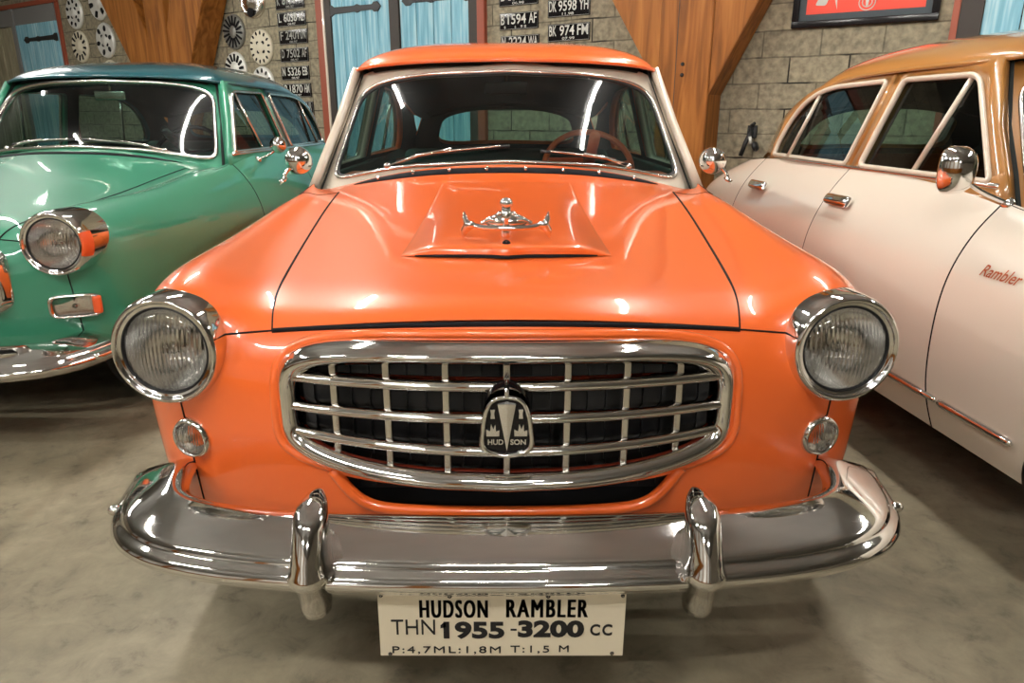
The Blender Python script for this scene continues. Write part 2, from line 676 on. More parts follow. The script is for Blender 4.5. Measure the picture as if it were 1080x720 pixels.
# ------------------------------------------------------------------ ceiling lamps
M['tube'] = bpy.data.materials.new('fluorescent_tube')
M['tube'].use_nodes = True
_nt = M['tube'].node_tree
_nt.nodes.clear()
_o = nn(_nt, 'ShaderNodeOutputMaterial')
_e = nn(_nt, 'ShaderNodeEmission')
_e.inputs['Color'].default_value = (1.0, 0.965, 0.90, 1)
_e.inputs['Strength'].default_value = LAMP_POWER
_nt.links.new(_e.outputs[0], _o.inputs['Surface'])
M['tube_soft'] = M['tube'].copy()
M['tube_soft'].name = 'fluorescent_tube_dim'
M['tube_soft'].node_tree.nodes['Emission'].inputs['Strength'].default_value = LAMP_POWER * FRONT_SHARE
M['tube_weak'] = M['tube'].copy()
M['tube_weak'].name = 'fluorescent_tube_weak'
M['tube_weak'].node_tree.nodes['Emission'].inputs['Strength'].default_value = LAMP_POWER * 0.7
M['lamp_body'] = pmat('white_lamp_housing', (0.7, 0.7, 0.68), 0.4)


def lamp(x, y, z, rz, L=1.4, power='tube'):
    t = empty('ceiling_lamp', (x, y, z), rz, 'long white fluorescent lamp hung from the grey ceiling', 'lamp', 'ceiling lamps')
    MB().add(box(-0.07, 0.07, -L / 2 - .04, L / 2 + .04, 0.035, 0.09, bev=0.008)).build('housing', M['lamp_body'], t)
    MB().add(tube([(0, -L / 2, 0), (0, L / 2, 0)], 0.03, 12)).build('tube', M[power], t)
    hb = MB()
    for s in (-1, 1):
        hb.add(box(-.03, .03, s * (L / 2) - .02, s * (L / 2) + .02, -0.03, 0.04))
        hb.add(tube([(0, s * L * .35, 0.085), (0, s * L * .35, CEIL - z)], 0.006, 6))
    hb.build_each('holder', M['lamp_body'], t)
    return t


for (lx, ly, lz, lr, ll, lp_) in [(1.15, 3.0, 3.1, 0.0, 2.2, 'tube_weak'), (-1.5, 4.1, 3.1, 0.0, 2.0, 'tube'), (4.0, 2.4, 3.1, 0.0, 1.4, 'tube_weak'),
                                  (-1.5, -0.6, 3.2, pi / 2, .8, 'tube_soft'), (-0.1, -0.8, 3.2, pi / 2, .8, 'tube_soft'), (-3.4, 0.0, 3.2, pi / 2, 1.2, 'tube_soft'),
                                  (-2.4, -3.8, 3.2, pi / 2, .8, 'tube_soft'), (0.9, -4.2, 3.2, pi / 2, .8, 'tube_soft'),
                                  (-3.9, 2.4, 3.1, 0.0, 1.4, 'tube'), (-4.6, 6.3, 3.1, 0.0, 2.2, 'tube'), (-8.2, 7.0, 3.2, 0.0, 1.8, 'tube')]:
    lamp(lx, ly, lz, lr, ll, lp_)


# ================================================================== WALL FURNISHINGS
def wall_thing(name, a, z, label, cat, group=None, kind=None, off=0.0):
    p = wp(a, off, z)
    return empty(name, p, -WANG, label, cat, group, kind)


# ---- number plates
def wall_plate(a, z, w, h, top, bottom, label, light=False, group='number plates on the block wall'):
    t = wall_thing('number_plate', a, z, label, 'number plate', group)
    MB().add(box(-w / 2, w / 2, -0.012, -0.001, -h / 2, h / 2, bev=0.003)).build('plate', M['gloss_black'], t, autosmooth=30)
    b = MB()
    zt = h * 0.5 - 0.012
    zb = -h * 0.5 + h * 0.32
    for body, x0, x1 in top:
        b.add(text_on(body, x0 * w / 2, x1 * w / 2, zb, zt, -0.0122, 0.012))
    for body, x0, x1 in bottom:
        b.add(text_on(body, x0 * w / 2, x1 * w / 2, -h / 2 + 0.012, -h / 2 + h * 0.24, -0.0122, 0.01))
    b.build('lettering', M['faded' if light else 'white'], t, smooth=False, recalc=False)
    rim = MB()
    rim.add(tube([(-w / 2 + .006, -.0125, -h / 2 + .006), (w / 2 - .006, -.0125, -h / 2 + .006), (w / 2 - .006, -.0125, h / 2 - .006), (-w / 2 + .006, -.0125, h / 2 - .006)], 0.0015, 6, True))
    rim.build('border', M['white'], t)
    return t


LP = [(-6.64, 2.345, 'K', '8134', 'FA', 'black number plate at the top of the left column, cut by the picture edge'),
      (-6.635, 2.175, 'L', '6038', 'AZ', 'black number plate with bright white blocks, second in the left column'),
      (-6.63, 1.997, 'F', '2401', 'DN', 'faded dark number plate, third from the top in the left column'),
      (-6.635, 1.815, 'D', '7502', 'AF', 'dark number plate with faint characters, fourth in the left column'),
      (-6.645, 1.63, 'N', '5326', 'EB', 'black number plate with pale centre, fifth in the left column'),
      (-6.635, 1.45, 'B', '1870', 'HM', 'black number plate with reddish characters just above the teal car roof'),
      (-6.62, 1.262, 'W', '449', 'UR', 'number plate lowest in the left column, half hidden by teal car roof')]
for (a, z, s1, s2, s3, lab) in LP:
    wall_plate(a, z, 0.45, 0.143, [(s1, -.88, -.68), (s2, -.5, .42), (s3, .56, .9)], [('08.97', -.25, .3)], lab, light=s1 in 'FDWK')
wall_plate(-3.722, 2.165, .40, .137, [('B', -.9, -.7), ('8341', -.55, .3), ('KA', .45, .9)], [('06.98', -.3, .3)], 'black number plate above the B 1594 plate, cut by the picture edge')
wall_plate(-3.717, 1.974, .40, .137, [('B', -.92, -.74), ('1594', -.56, .38), ('AF', .52, .92)], [('0', -.75, -.68), ('6', -.2, -.13), ('9 8', .1, .4)], 'black number plate reading B 1594 AF right of the blue door')
wall_plate(-3.706, 1.79, .40, .137, [('N', -.92, -.74), ('2224', -.56, .35), ('WA', .45, .92)], [('03.97', -.3, .3)], 'black number plate below B 1594 AF, half hidden by orange roof')
wall_plate(-3.223, 2.045, .40, .137, [('DK', -.93, -.58), ('9598', -.48, .38), ('YH', .5, .93)], [('11.98', -.3, .25)], 'grey-black number plate reading DK 9598 YH left of right timber post')
wall_plate(-3.219, 1.855, .40, .137, [('BK', -.93, -.58), ('974', -.42, .28), ('FM', .42, .93)], [('07.99', -.3, .3)], 'black number plate reading BK 974 FM just above the orange roof')


# ---- hubcaps
def hubcap(a, z, r, style, label, mat):
    t = wall_thing('hubcap', a, z, label, 'hubcap', 'hubcaps on the block wall')
    R = Matrix.Rotation(pi / 2, 4, 'X')          # lathe +Z -> -Y
    prof = [(0.001, .045), (r * .18, .044), (r * .30, .036), (r * .36, .026), (r * .62, .032), (r * .86, .036), (r * .95, .028), (r, .012), (r * .98, .0)]
    MB().add(lathe(prof, 40, R)).build('disc', mat, t)
    hb = MB()
    kind, n, r0, r1, wd_ = style
    for k in range(n):
        th = 2 * pi * (k + .3) / n
        rot = Matrix.Rotation(th, 4, 'Y')
        if kind == 'slot':
            pts = [(-wd_ * r, r0 * r), (wd_ * r, r0 * r), (wd_ * 1.5 * r, r1 * r), (-wd_ * 1.5 * r, r1 * r)]
            pts = round_poly(pts, wd_ * r * .7, 3)
        else:
            c = (r0 + r1) / 2 * r
            q = (r1 - r0) / 2 * r
            pts = [(q * wd_ * cos(2 * pi * i / 12), c + q * sin(2 * pi * i / 12)) for i in range(12)]
        hb.add(xf(prism(pts, -0.0395, -0.02), rot))
    if kind == 'dot':
        for k in range(4):
            th = pi / 4 + k * pi / 2
            hb.add(xf(prism([(0.1 * r * cos(2 * pi * i / 10), .34 * r + .1 * r * sin(2 * pi * i / 10)) for i in range(10)], -0.035, -0.02), Matrix.Rotation(th, 4, 'Y')))
    hb.build_each('vent_hole', M['dark'], t, smooth=False)
    return t


M['hub_silver'] = pmat('silver_plastic', (0.74, 0.74, 0.70), 0.38, 0.25)
M['hub_cream'] = pmat('cream_plastic', (0.68, 0.63, 0.49), 0.45, 0.0)
M['hub_grey'] = pmat('grey_plastic', (0.20, 0.20, 0.18), 0.4, 0.4)
hubcap(-11.03, 2.53, .21, ('dot', 9, .58, .84, .8), 'silver hubcap with small dark holes, top left beside the timber post', M['hub_silver'])
hubcap(-10.39, 2.62, .225, ('slot', 6, .5, .86, .10), 'silver hubcap cut by the picture top, touching the left timber post', M['hub_silver'])
hubcap(-11.02, 2.10, .21, ('slot', 12, .52, .88, .055), 'cream hubcap with long radial slots beside the blue shutter', M['hub_cream'])
hubcap(-10.35, 2.145, .225, ('dot', 6, .52, .86, .75), 'silver hubcap with six big dark holes left of the timber post', M['hub_silver'])
hubcap(-10.34, 1.69, .215, ('slot', 10, .5, .86, .05), 'pale hubcap peeking over the teal roof left of the timber post', M['hub_cream'])
hubcap(-7.615, 2.10, .19, ('slot', 16, .35, .9, .045), 'dark grey many-spoked hubcap right of the left timber post', M['hub_grey'])
hubcap(-7.65, 1.70, .19, ('slot', 14, .45, .88, .06), 'grey and cream slotted hubcap low beside the left timber post', M['hub_silver'])
hubcap(-7.16, 1.915, .19, ('dot', 14, .68, .9, .55), 'cream hubcap with a ring of small square holes left of the plates', M['hub_cream'])
hubcap(-7.19, 1.53, .19, ('dot', 12, .62, .88, .6), 'hubcap peeking over the teal roof edge under the cream one', M['hub_silver'])
# chrome oval lamp shell
t = wall_thing('lamp_shell', -7.23, 2.40, 'oval chrome lamp shell with dark round hole above the cream hubcap', 'car part')
sh = MB()
rows = []
for s, d in [(1, 0), (1, -.02), (.92, -.045), (.8, -.05), (.70, -.04), (.45, -.07), (.2, -.085), (.02, -.09)]:
    rows.append([Vector((.20 * s * cos(2 * pi * k / 36), d, .21 * s * sin(2 * pi * k / 36) * (1 + .12 * sin(2 * pi * k / 36)))) for k in range(36)])
sh.add(grid(rows, False, True))
sh.build('shell', M['chrome_soft'], t)
MB().add(xf(lathe([(.001, .058), (.045, .056), (.05, .04)], 20, Matrix.Rotation(pi / 2, 4, 'X')), Matrix.Translation((0, -.02, -.125)))).build('socket', M['dark'], t)


# ---- blue double door in the wall
def plank_panel(x0, x1, z0, z1, y0, y1, n, gap=0.006):
    b = MB()
    w = (x1 - x0) / n
    for i in range(n):
        b.add(box(x0 + i * w + gap / 2, x0 + (i + 1) * w - gap / 2, y0, y1, z0, z1, bev=0.004))
    return b


def strap(x0, x1, z, y, flip):
    """iron strap hinge, pointed at its free end"""
    w = x1 - x0
    pts = [(0, -.05), (.06 * w, -.055), (.12 * w, -.032), (.5 * w, -.028), (.56 * w, -.04), (.62 * w, -.026), (.84 * w, -.024), (.87 * w, -.045), (.94 * w, -.045), (w, 0)]
    pts = pts + [(a, -b) for a, b in reversed(pts[:-1])]
    pts = [((x1 - a) if flip else (x0 + a), z + b) for a, b in pts]
    return prism(pts, y - 0.012, y, bev=0.002)


d1 = empty('door_1', EN * WD, -WANG, kind='structure')
fr = MB()
fr.add(box(-6.21, -6.115, -.05, 0, 0, 2.75, bev=.004))
fr.add(box(-4.14, -4.06, -.05, 0, 0, 2.75, bev=.004))
fr.add(box(-6.21, -4.06, -.05, 0, 2.66, 2.75, bev=.004))
fr.build('frame', M['red_frame'], d1, autosmooth=30)
MB().add(box(-6.113, -6.085, -.056, 0, 0, 2.655, bev=.003)).build('pale_strip', M['cream'], d1, autosmooth=30)
jb = MB()
jb.add(box(-6.083, -6.0, -.045, 0, 0, 2.655))
jb.add(box(-4.235, -4.142, -.045, 0, 0, 2.655))
jb.add(box(-5.19, -5.07, -.05, 0, 0, 2.655, bev=.004))
jb.build_each('jamb', M['dark_post'], d1, smooth=False)
lf1 = plank_panel(-6.0, -5.19, 0.03, 2.65, -.03, -.002, 5).build('left_leaf', M['blue'], d1, autosmooth=30)
lf2 = plank_panel(-5.07, -4.235, 0.03, 2.65, -.03, -.002, 4, .012).build('right_leaf', M['blue'], d1, autosmooth=30)
for z in (2.205, 0.5):
    MB().add(strap(-6.03, -5.30, z, -.03, False)).build('hinge', M['iron'], lf1, smooth=False)
    MB().add(strap(-5.03, -4.22, z + .02, -.03, True)).build('hinge', M['iron'], lf2, smooth=False)

# shuttered window far left
w1 = empty('window_1', EN * WD, -WANG, kind='structure')
fr = MB()
fr.add(box(-11.52, -11.445, -.03, 0, .6, 2.72, bev=.004))
fr.add(box(-14.6, -11.445, -.06, 0, 2.70, 2.76, bev=.004))
fr.build('frame', M['red_frame'], w1, autosmooth=30)
MB().add(box(-14.6, -11.55, -.03, 0, 2.47, 2.70)).build('lintel', M['grey_band'], w1, smooth=False)
lf = plank_panel(-12.75, -11.56, .62, 2.47, -.035, -.002, 6).build('shutter', M['blue'], w1, autosmooth=30)
MB().add(strap(-12.55, -11.55, 2.255, -.035, True)).build('hinge', M['iron'], lf, smooth=False)
plank_panel(-14.6, -12.78, .62, 2.45, -.03, -.002, 7, .03).build('plank_panel', M['old_plank'], w1, autosmooth=30)
MB().add(box(-12.85, -12.76, -.05, 0, .62, 2.70)).build('mullion', M['grey_band'], w1, smooth=False)

# right blue door
d2 = empty('door_2', EN * WD, -WANG, kind='structure')
fr = MB()
fr.add(box(-.425, -.385, -.05, 0, 0, 2.75, bev=.004))
fr.add(box(1.63, 1.67, -.05, 0, 0, 2.75, bev=.004))
fr.add(box(-.425, 1.67, -.05, 0, 2.71, 2.75, bev=.004))
fr.build('frame', M['red_frame'], d2, autosmooth=30)
jb = MB()
jb.add(box(-.385, -.26, -.045, 0, 0, 2.71))
jb.add(box(1.5, 1.63, -.045, 0, 0, 2.71))
jb.add(box(.56, .66, -.05, 0, 0, 2.71))
jb.build_each('jamb', M['dark_post'], d2, smooth=False)
lf1 = plank_panel(-.26, .56, 0.03, 2.70, -.03, -.002, 4).build('left_leaf', M['blue'], d2, autosmooth=30)
lf2 = plank_panel(.66, 1.5, 0.03, 2.70, -.03, -.002, 4).build('right_leaf', M['blue'], d2, autosmooth=30)
for z in (2.25, .5):
    MB().add(strap(-.28, .45, z, -.03, False)).build('hinge', M['iron'], lf1, smooth=False)
    MB().add(strap(.75, 1.52, z, -.03, True)).build('hinge', M['iron'], lf2, smooth=False)

# framed red poster
t = wall_thing('framed_poster', -.955, 2.06, 'red poster in a wide black frame above the tan roofed car', 'picture')
hw, hh, fw = .455, .285, .045
fr = MB()
fr.add(box(-hw, hw, -.035, -.002, -hh, -hh + fw, bev=.005)).add(box(-hw, hw, -.035, -.002, hh - fw, hh, bev=.005))
fr.add(box(-hw, -hw + fw, -.035, -.002, -hh + fw, hh - fw, bev=.005)).add(box(hw - fw, hw, -.035, -.002, -hh + fw, hh - fw, bev=.005))
fr.build('frame', M['gloss_black'], t, autosmooth=30)
MB().add(box(-hw + fw, hw - fw, -.018, -.004, -hh + fw, hh - fw)).build('mat_border', pmat('dark_teal_mount', (.014, .03, .038), .5), t, smooth=False)
MB().add(box(-hw + fw + .045, hw - fw - .04, -.020, -.017, -hh + fw + .04, hh - fw - .04)).build('print', pmat('red_print', (.80, .055, .022), .5), t, smooth=False)
mk = MB()
cz = -hh + fw + .04 + .055
for rr in (.050, .030):
    mk.add(tube([(.02 + rr * cos(2 * pi * k / 28), -.021, cz + rr * sin(2 * pi * k / 28)) for k in range(28)], .0035, 6, True))
mk.add(prism([(.02 - .006, cz - .025), (.02 + .006, cz - .025), (.02 + .012, cz + .022), (.02 - .012, cz + .022)], -.0215, -.02))
mk.add(prism(round_poly([(-.31, cz - .0), (-.24, cz - .005), (-.22, cz + .05), (-.29, cz + .045)], .015), -.0215, -.02))
mk.add(prism([(-.19, cz + .045), (-.165, cz - .035), (-.172, cz + .05)], -.0215, -.02))
mk.add(prism(round_poly([(-.31, cz + .1), (.25, cz + .1), (.25, cz + .2), (-.31, cz + .2)], .03), -.0215, -.02))
mk.build_each('printed_mark', M['white'], t, smooth=False)

# black bracket hanging on the wall
t = wall_thing('wall_tap', -1.62, 1.0, 'black iron tap bracket on the block wall behind tan roofed car', 'tap')
b = MB()
b.add(box(-.03, .04, -.025, -.001, .03, .12, bev=.006))
b.add(tube([(.0, -.02, .1), (.0, -.05, .06), (-.02, -.07, .0), (-.05, -.07, -.1)], .017, 8))
b.add(tube([(0, -.03, .12), (.03, -.06, .135)], .012, 8))
b.build('bracket', M['iron'], t)
MB().add(xf(lathe([(.001, .02), (.03, .018), (.04, .0), (.03, -.018), (.001, -.02)], 16), Matrix.Translation((.05, -.06, -.03)) @ Matrix.Rotation(1.2, 4, 'Y'))).build('wheel_handle', M['iron'], t)
MB().add(tube([(.01, -.075, .04), (.02, -.08, -.01)], .012, 8)).build('spout', M['white'], t)


# ---- timber Y posts
def beam(name, poly, d0, d1, parent):
    return MB().add(prism(poly, -d1, -d0, bev=.006)).build(name, M['wood'], parent, smooth=False)


def post(a, label, trunk, braces, d, seam=True):
    t = wall_thing('timber_post', a, 0, label, 'post', None, None, 0.0)
    beam('trunk', [(trunk[0] - a, 0), (trunk[1] - a, 0), (trunk[1] - a, CEIL - .01), (trunk[0] - a, CEIL - .01)], .02, d, t)
    for poly in braces:
        beam('brace', [(x - a, z) for x, z in poly], .025, d - .012, t)
    return t


pr = post(-2.06, 'timber post with spreading braces between orange and tan roofed cars', (-2.27, -1.875),
          [[(-2.268, 1.385), (-2.268, 2.03), (-3.05, 3.3), (-3.5, 3.3)],
           [(-1.877, 1.33), (-1.46, 2.16), (-1.44, 2.6), (-1.44, 3.0), (-1.877, 2.10)]], .32)
bt = MB()
for z in (1.475, 1.55):
    bt.add(xf(lathe([(.001, .012), (.012, .010), (.014, 0)], 12, Matrix.Rotation(pi / 2, 4, 'X')), Matrix.Translation((-.02, -.32, z))))
bt.build_each('bolt_head', M['iron'], pr)
# seams between the boards of the trunk
sm = MB()
sm.add(box(-.075, -.070, -.3215, -.31, .0, CEIL - .02))
sm.build('board_seam', M['dark_post'], pr, smooth=False)
post(-8.6, 'big timber post with fanned braces behind the green car', (-8.82, -8.42),
     [[(-8.80, 1.06), (-8.80, 2.02), (-9.42, 3.3), (-10.24, 3.3)],
      [(-8.43, 1.06), (-7.19, 3.3), (-7.95, 3.3), (-8.43, 2.15)]], .345)


# ================================================================== CARS
# car coordinates: x across, y backwards from the bumper face, z up
NB = 6
Kl = 14
F = {}                                # front face control points F[i][j]
F[0] = [(0, .225, .33), (0, .205, .45), (0, .195, .58), (0, .205, .71), (0, .24, .818)]
F[1] = [(.27, .235, .33), (.27, .215, .45), (.27, .205, .58), (.27, .215, .71), (.27, .258, .808)]
F[2] = [(.50, .285, .33), (.50, .268, .45), (.50, .258, .58), (.50, .268, .70), (.51, .335, .772)]
F[3] = [(.61, .325, .33), (.61, .31, .45), (.61, .298, .58), (.61, .295, .67), (.605, .325, .755)]
F[4] = [(.705, .375, .33), (.705, .355, .45), (.705, .34, .58), (.705, .318, .66), (.70, .305, .765)]
F[5] = [(.80, .45, .33), (.81, .43, .45), (.815, .41, .58), (.82, .40, .69), (.805, .41, .785)]
TL = {                                # top rows, k = 1..13, i = 0..4
    1: [(0, .33, .852), (.28, .35, .838), (.535, .44, .803), (.62, .34, .862), (.705, .285, .895)],
    2: [(0, .60, .870), (.29, .60, .858), (.565, .61, .820), (.655, .61, .866), (.735, .63, .898)],
    3: [(0, .95, .914), (.30, .95, .902), (.605, .92, .850), (.685, .95, .874), (.750, .95, .897)],
    4: [(0, 1.27, .968), (.31, 1.27, .955), (.630, 1.25, .900), (.680, 1.28, .920), (.735, 1.30, .935)],
    5: [(0, 1.46, 1.008), (.32, 1.475, .995), (.640, 1.50, .926), (.680, 1.50, .928), (.725, 1.50, .945)],
    6: [(0, 1.53, 1.032), (.33, 1.56, 1.018), (.640, 1.62, .938), (.69, 1.62, .928), (.735, 1.60, .950)],
    7: [None, None, None, None, (.728, 2.10, .990)],
    8: [None, None, None, None, (.724, 2.55, .993)],
    9: [None, None, None, None, (.715, 3.00, .993)],
    10: [None, None, None, None, (.712, 3.42, .982)],
    11: [(0, 3.78, .975), (.30, 3.77, .970), (.56, 3.70, .965), (.63, 3.70, .962), (.70, 3.70, .950)],
    12: [(0, 3.98, .935), (.30, 3.97, .930), (.54, 3.95, .922), (.61, 3.95, .915), (.68, 3.95, .895)],
    13: [(0, 4.18, .840), (.30, 4.17, .836), (.52, 4.13, .828), (.60, 4.11, .820), (.66, 4.09, .805)],
}
SX = {                                # side columns k = 1..13: (y, [x at j0..j4], z4)
    1: (.50, [.825, .845, .855, .856, .822], .818),
    2: (.68, [.835, .870, .882, .872, .832], .815),
    3: (.95, [.835, .880, .893, .884, .838], .825),
    4: (1.30, [.835, .885, .897, .886, .825], .850),
    5: (1.50, [.835, .887, .898, .886, .818], .865),
    6: (1.60, [.835, .888, .898, .887, .812], .880),
    7: (2.10, [.835, .888, .898, .888, .812], .890),
    8: (2.55, [.835, .888, .898, .888, .812], .890),
    9: (3.00, [.835, .886, .896, .886, .812], .888),
    10: (3.42, [.832, .880, .890, .880, .812], .878),
    11: (3.72, [.82, .868, .878, .868, .805], .860),
    12: (3.98, [.79, .838, .848, .838, .785], .830),
    13: (4.14, [.72, .765, .780, .770, .735], .780),
}
SZ = [.235, .365, .55, .73]
RZ = [(.33, 4.19), (.47, 4.22), (.60, 4.235), (.74, 4.215)]
PANELS = ['nose', 'hood', 'fender', 'cowl', 'door_front', 'door_rear', 'rear_body']


def build_cage():
    idx = {}
    verts = []

    def V(key, co):
        if key not in idx:
            idx[key] = len(verts)
            verts.append(co)
        return idx[key]
    for i in range(NB):
        for j in range(5):
            V(('F', i, j), F[i][j])

    def T(i, k):
        if k == 0:
            return idx[('F', i, 4)]
        if i == 5:
            return S(k, 4)
        return V(('T', i, k), TL[k][i])

    def S(k, j):
        if k == 0:
            return idx[('F', 5, j)]
        y, xs, z4 = SX[k]
        yy = y - (.02 if j < 1 else 0) * 0
        return V(('S', k, j), (xs[j], yy, z4 if j == 4 else SZ[j]))

    def Rr(i, j):
        if i == 5:
            return S(13, j)
        if j == 4:
            return T(i, 13)
        z, y = RZ[j]
        x = (0, .30, .52, .60, .66)[i]
        return V(('R', i, j), (x, y - x * x * .18, z))
    faces, mats = [], []

    def add(q, p):
        faces.append(q)
        mats.append(PANELS.index(p))
    for i in range(5):
        for j in range(4):
            add((idx[('F', i, j)], idx[('F', i + 1, j)], idx[('F', i + 1, j + 1)], idx[('F', i, j + 1)]), 'nose' if i < 4 else 'fender')
    for k in range(13):
        for i in range(5):
            if i < 4 and 6 <= k <= 10:
                continue
            if k < 5:
                p = 'hood' if i < 2 else 'fender'
            elif k == 5:
                p = 'cowl' if i < 4 else 'fender'
            elif k < 8:
                p = 'door_front'
            elif k < 10:
                p = 'door_rear'
            else:
                p = 'rear_body'
            add((T(i, k), T(i + 1, k), T(i + 1, k + 1), T(i, k + 1)), p)
        for j in range(4):
            p = 'fender' if k < 6 else 'door_front' if k < 8 else 'door_rear' if k < 10 else 'rear_body'
            add((S(k, j), S(k + 1, j), S(k + 1, j + 1), S(k, j + 1)), p)
    for i in range(5):
        for j in range(4):
            add((Rr(i, j), Rr(i, j + 1), Rr(i + 1, j + 1), Rr(i + 1, j)), 'rear_body')
    # mirror
    n = len(verts)
    mp = {}
    for a in range(n):
        x, y, z = verts[a]
        if abs(x) < 1e-6:
            mp[a] = a
        else:
            mp[a] = len(verts)
            verts.append((-x, y, z))
    nf = len(faces)
    side = [1] * nf
    for q, m in list(zip(faces, mats)):
        faces.append(tuple(reversed([mp[a] for a in q])))
        mats.append(m)
        side.append(-1)
    me = bpy.data.meshes.new('cage')
    me.from_pydata(verts, [], faces)
    for _ in range(len(PANELS) * 2):
        me.materials.append(None)
    me.polygons.foreach_set('material_index', [m + (len(PANELS) if s < 0 else 0) for m, s in zip(mats, side)])
    o = bpy.data.objects.new('cage', me)
    COL.objects.link(o)
    md = o.modifiers.new('s', 'SUBSURF')
    md.levels = 4
    md.render_levels = 4
    dg = bpy.context.evaluated_depsgraph_get()
    dg.update()
    ev = o.evaluated_get(dg).to_mesh()
    V_ = [q.co.copy() for q in ev.vertices]
    P_ = [tuple(p.vertices) for p in ev.polygons]
    I_ = [p.material_index for p in ev.polygons]
    o.evaluated_get(dg).to_mesh_clear()
    bpy.data.objects.remove(o)
    # smooth normals
    nor = [Vector() for _ in V_]
    for p in P_:
        a = (V_[p[2]] - V_[p[0]]).cross(V_[p[3]] - V_[p[1]])
        for q in p:
            nor[q] += a
    for q in nor:
        q.normalize()
    return V_, P_, I_, nor


BV, BP, BI, BN = build_cage()
if BN[0].y > 0:
    pass
BODY = BVHTree.FromPolygons(BV, BP)


def front_y(x, z, default=.3):
    h = BODY.ray_cast(Vector((x, -1, z)), Vector((0, 1, 0)))
    return h[0].y if h[0] else default


def top_z(x, y, default=.9):
    h = BODY.ray_cast(Vector((x, y, 2)), Vector((0, 0, -1)))
    return h[0].z if h[0] else default


def side_hit(s, y, z):
    h = BODY.ray_cast(Vector((s * 2, y, z)), Vector((-s, 0, 0)))
    return (h[0], h[1] if h[1].x * s > 0 else -h[1]) if h[0] else (Vector((s * .85, y, z)), Vector((s, 0, 0)))


def inside(poly, x, y):
    c = False
    n = len(poly)
    for i in range(n):
        x1, y1 = poly[i]
        x2, y2 = poly[i - 1]
        if (y1 > y) != (y2 > y) and x < (x2 - x1) * (y - y1) / (y2 - y1) + x1:
            c = not c
    return c


def nearest_on(poly, x, y):
    best, bp = 1e9, None
    n = len(poly)
    for i in range(n):
        x1, y1 = poly[i - 1]
        x2, y2 = poly[i]
        dx, dy = x2 - x1, y2 - y1
        L = dx * dx + dy * dy or 1e-12
        t = max(0, min(1, ((x - x1) * dx + (y - y1) * dy) / L))
        px, py = x1 + t * dx, y1 + t * dy
        d = (px - x) ** 2 + (py - y) ** 2
        if d < best:
            best, bp = d, (px, py)
    return bp


LAMP_Z = [.733]


def panel(name, ids, mat, parent, holes=(), proj='xz', move=None):
    """cut panel pieces out of the subdivided body, with smooth holes"""
    fs = [p for p, i in zip(BP, BI) if i in ids]
    for sx in (1, -1):                    # openings behind the headlamps
        fs = [p for p in fs if not ((BV[p[0]].x - sx * .70) ** 2 + (BV[p[0]].z - LAMP_Z[0]) ** 2 < .086 ** 2 and BV[p[0]].y < .6)]
    ix = (0, 2) if proj == 'xz' else (1, 2)
    used = sorted({a for p in fs for a in p})
    co = {a: BV[a].copy() for a in used}
    for hp in holes:
        keep = []
        bd = set()
        for p in fs:
            c = sum((co[a] for a in p), Vector()) / len(p)
            if inside(hp, c[ix[0]], c[ix[1]]):
                bd.update(p)
            else:
                keep.append(p)
        fs = keep
        live = {a for p in fs for a in p}
        for a in bd & live:
            q = nearest_on(hp, co[a][ix[0]], co[a][ix[1]])
            if proj == 'xz':
                co[a] = Vector((q[0], front_y(q[0], q[1], co[a].y), q[1]))
            else:
                s = 1 if co[a].x > 0 else -1
                co[a] = Vector((side_hit(s, q[0], q[1])[0].x, q[0], q[1]))
    used = sorted({a for p in fs for a in p})
    rem = {a: i for i, a in enumerate(used)}
    if move:
        for a in used:
            co[a] = move(co[a])
    sgn = 1.0
    return mesh_obj(name, [co[a] for a in used], [tuple(rem[a] for a in p) for p in fs], mat, parent, True, [BN[a] for a in used])


def seam_path(keys):
    """polyline along a boundary between panel id sets, as ordered vertex chains"""
    A, B = keys
    ed = {}
    for p, i in zip(BP, BI):
        for q in range(len(p)):
            e = tuple(sorted((p[q], p[(q + 1) % len(p)])))
            ed.setdefault(e, []).append(i)
    es = [e for e, l in ed.items() if len(l) == 2 and ((l[0] in A and l[1] in B) or (l[0] in B and l[1] in A))]
    adj = {}
    for a, b in es:
        adj.setdefault(a, []).append(b)
        adj.setdefault(b, []).append(a)
    chains = []
    seen = set()
    starts = [a for a in adj if len(adj[a]) == 1] + list(adj)
    for s in starts:
        if s in seen:
            continue
        ch = [s]
        seen.add(s)
        while True:
            nx = [b for b in adj[ch[-1]] if b not in seen]
            if not nx:
                break
            ch.append(nx[0])
            seen.add(nx[0])
        if len(ch) > 2:
            chains.append([BV[a] + BN[a] * 0.0 for a in ch])
    return chains


NPN = len(PANELS)


def pid(name):
    i = PANELS.index(name)
    return i, i + NPN


# windshield surface
def WS(u, v):
    b = Vector((.705 * u, 1.545 + .105 * u * u + .02 * u ** 4, 1.026 - .060 * u * u - .058 * u ** 4))
    t = Vector((.585 * u, 1.865 + .085 * u * u + .02 * u ** 4, 1.378 - .030 * u * u - .014 * u ** 4))
    p = b.lerp(t, v)
    bl = .03 * (1 - u * u) * (v * (1 - v) * 4)
    return p + Vector((0, -bl * .7, bl * .7))


def RW(u, v):
    b = Vector((.57 * u, 3.76 - .09 * u * u, .985 - .01 * u * u))
    t = Vector((.46 * u, 3.46 - .02 * u * u, 1.275 - .05 * u * u))
    return b.lerp(t, v) + Vector((0, .03, .03)) * (4 * v * (1 - v)) * (1 - u * u)


def ring_patch(surf, inner, outer, n=3):
    rows = []
    for k in range(n + 1):
        t = k / n
        rows.append([surf(a[0] + (b[0] - a[0]) * t, a[1] + (b[1] - a[1]) * t) for a, b in zip(inner, outer)])
    return grid(rows, False, True)


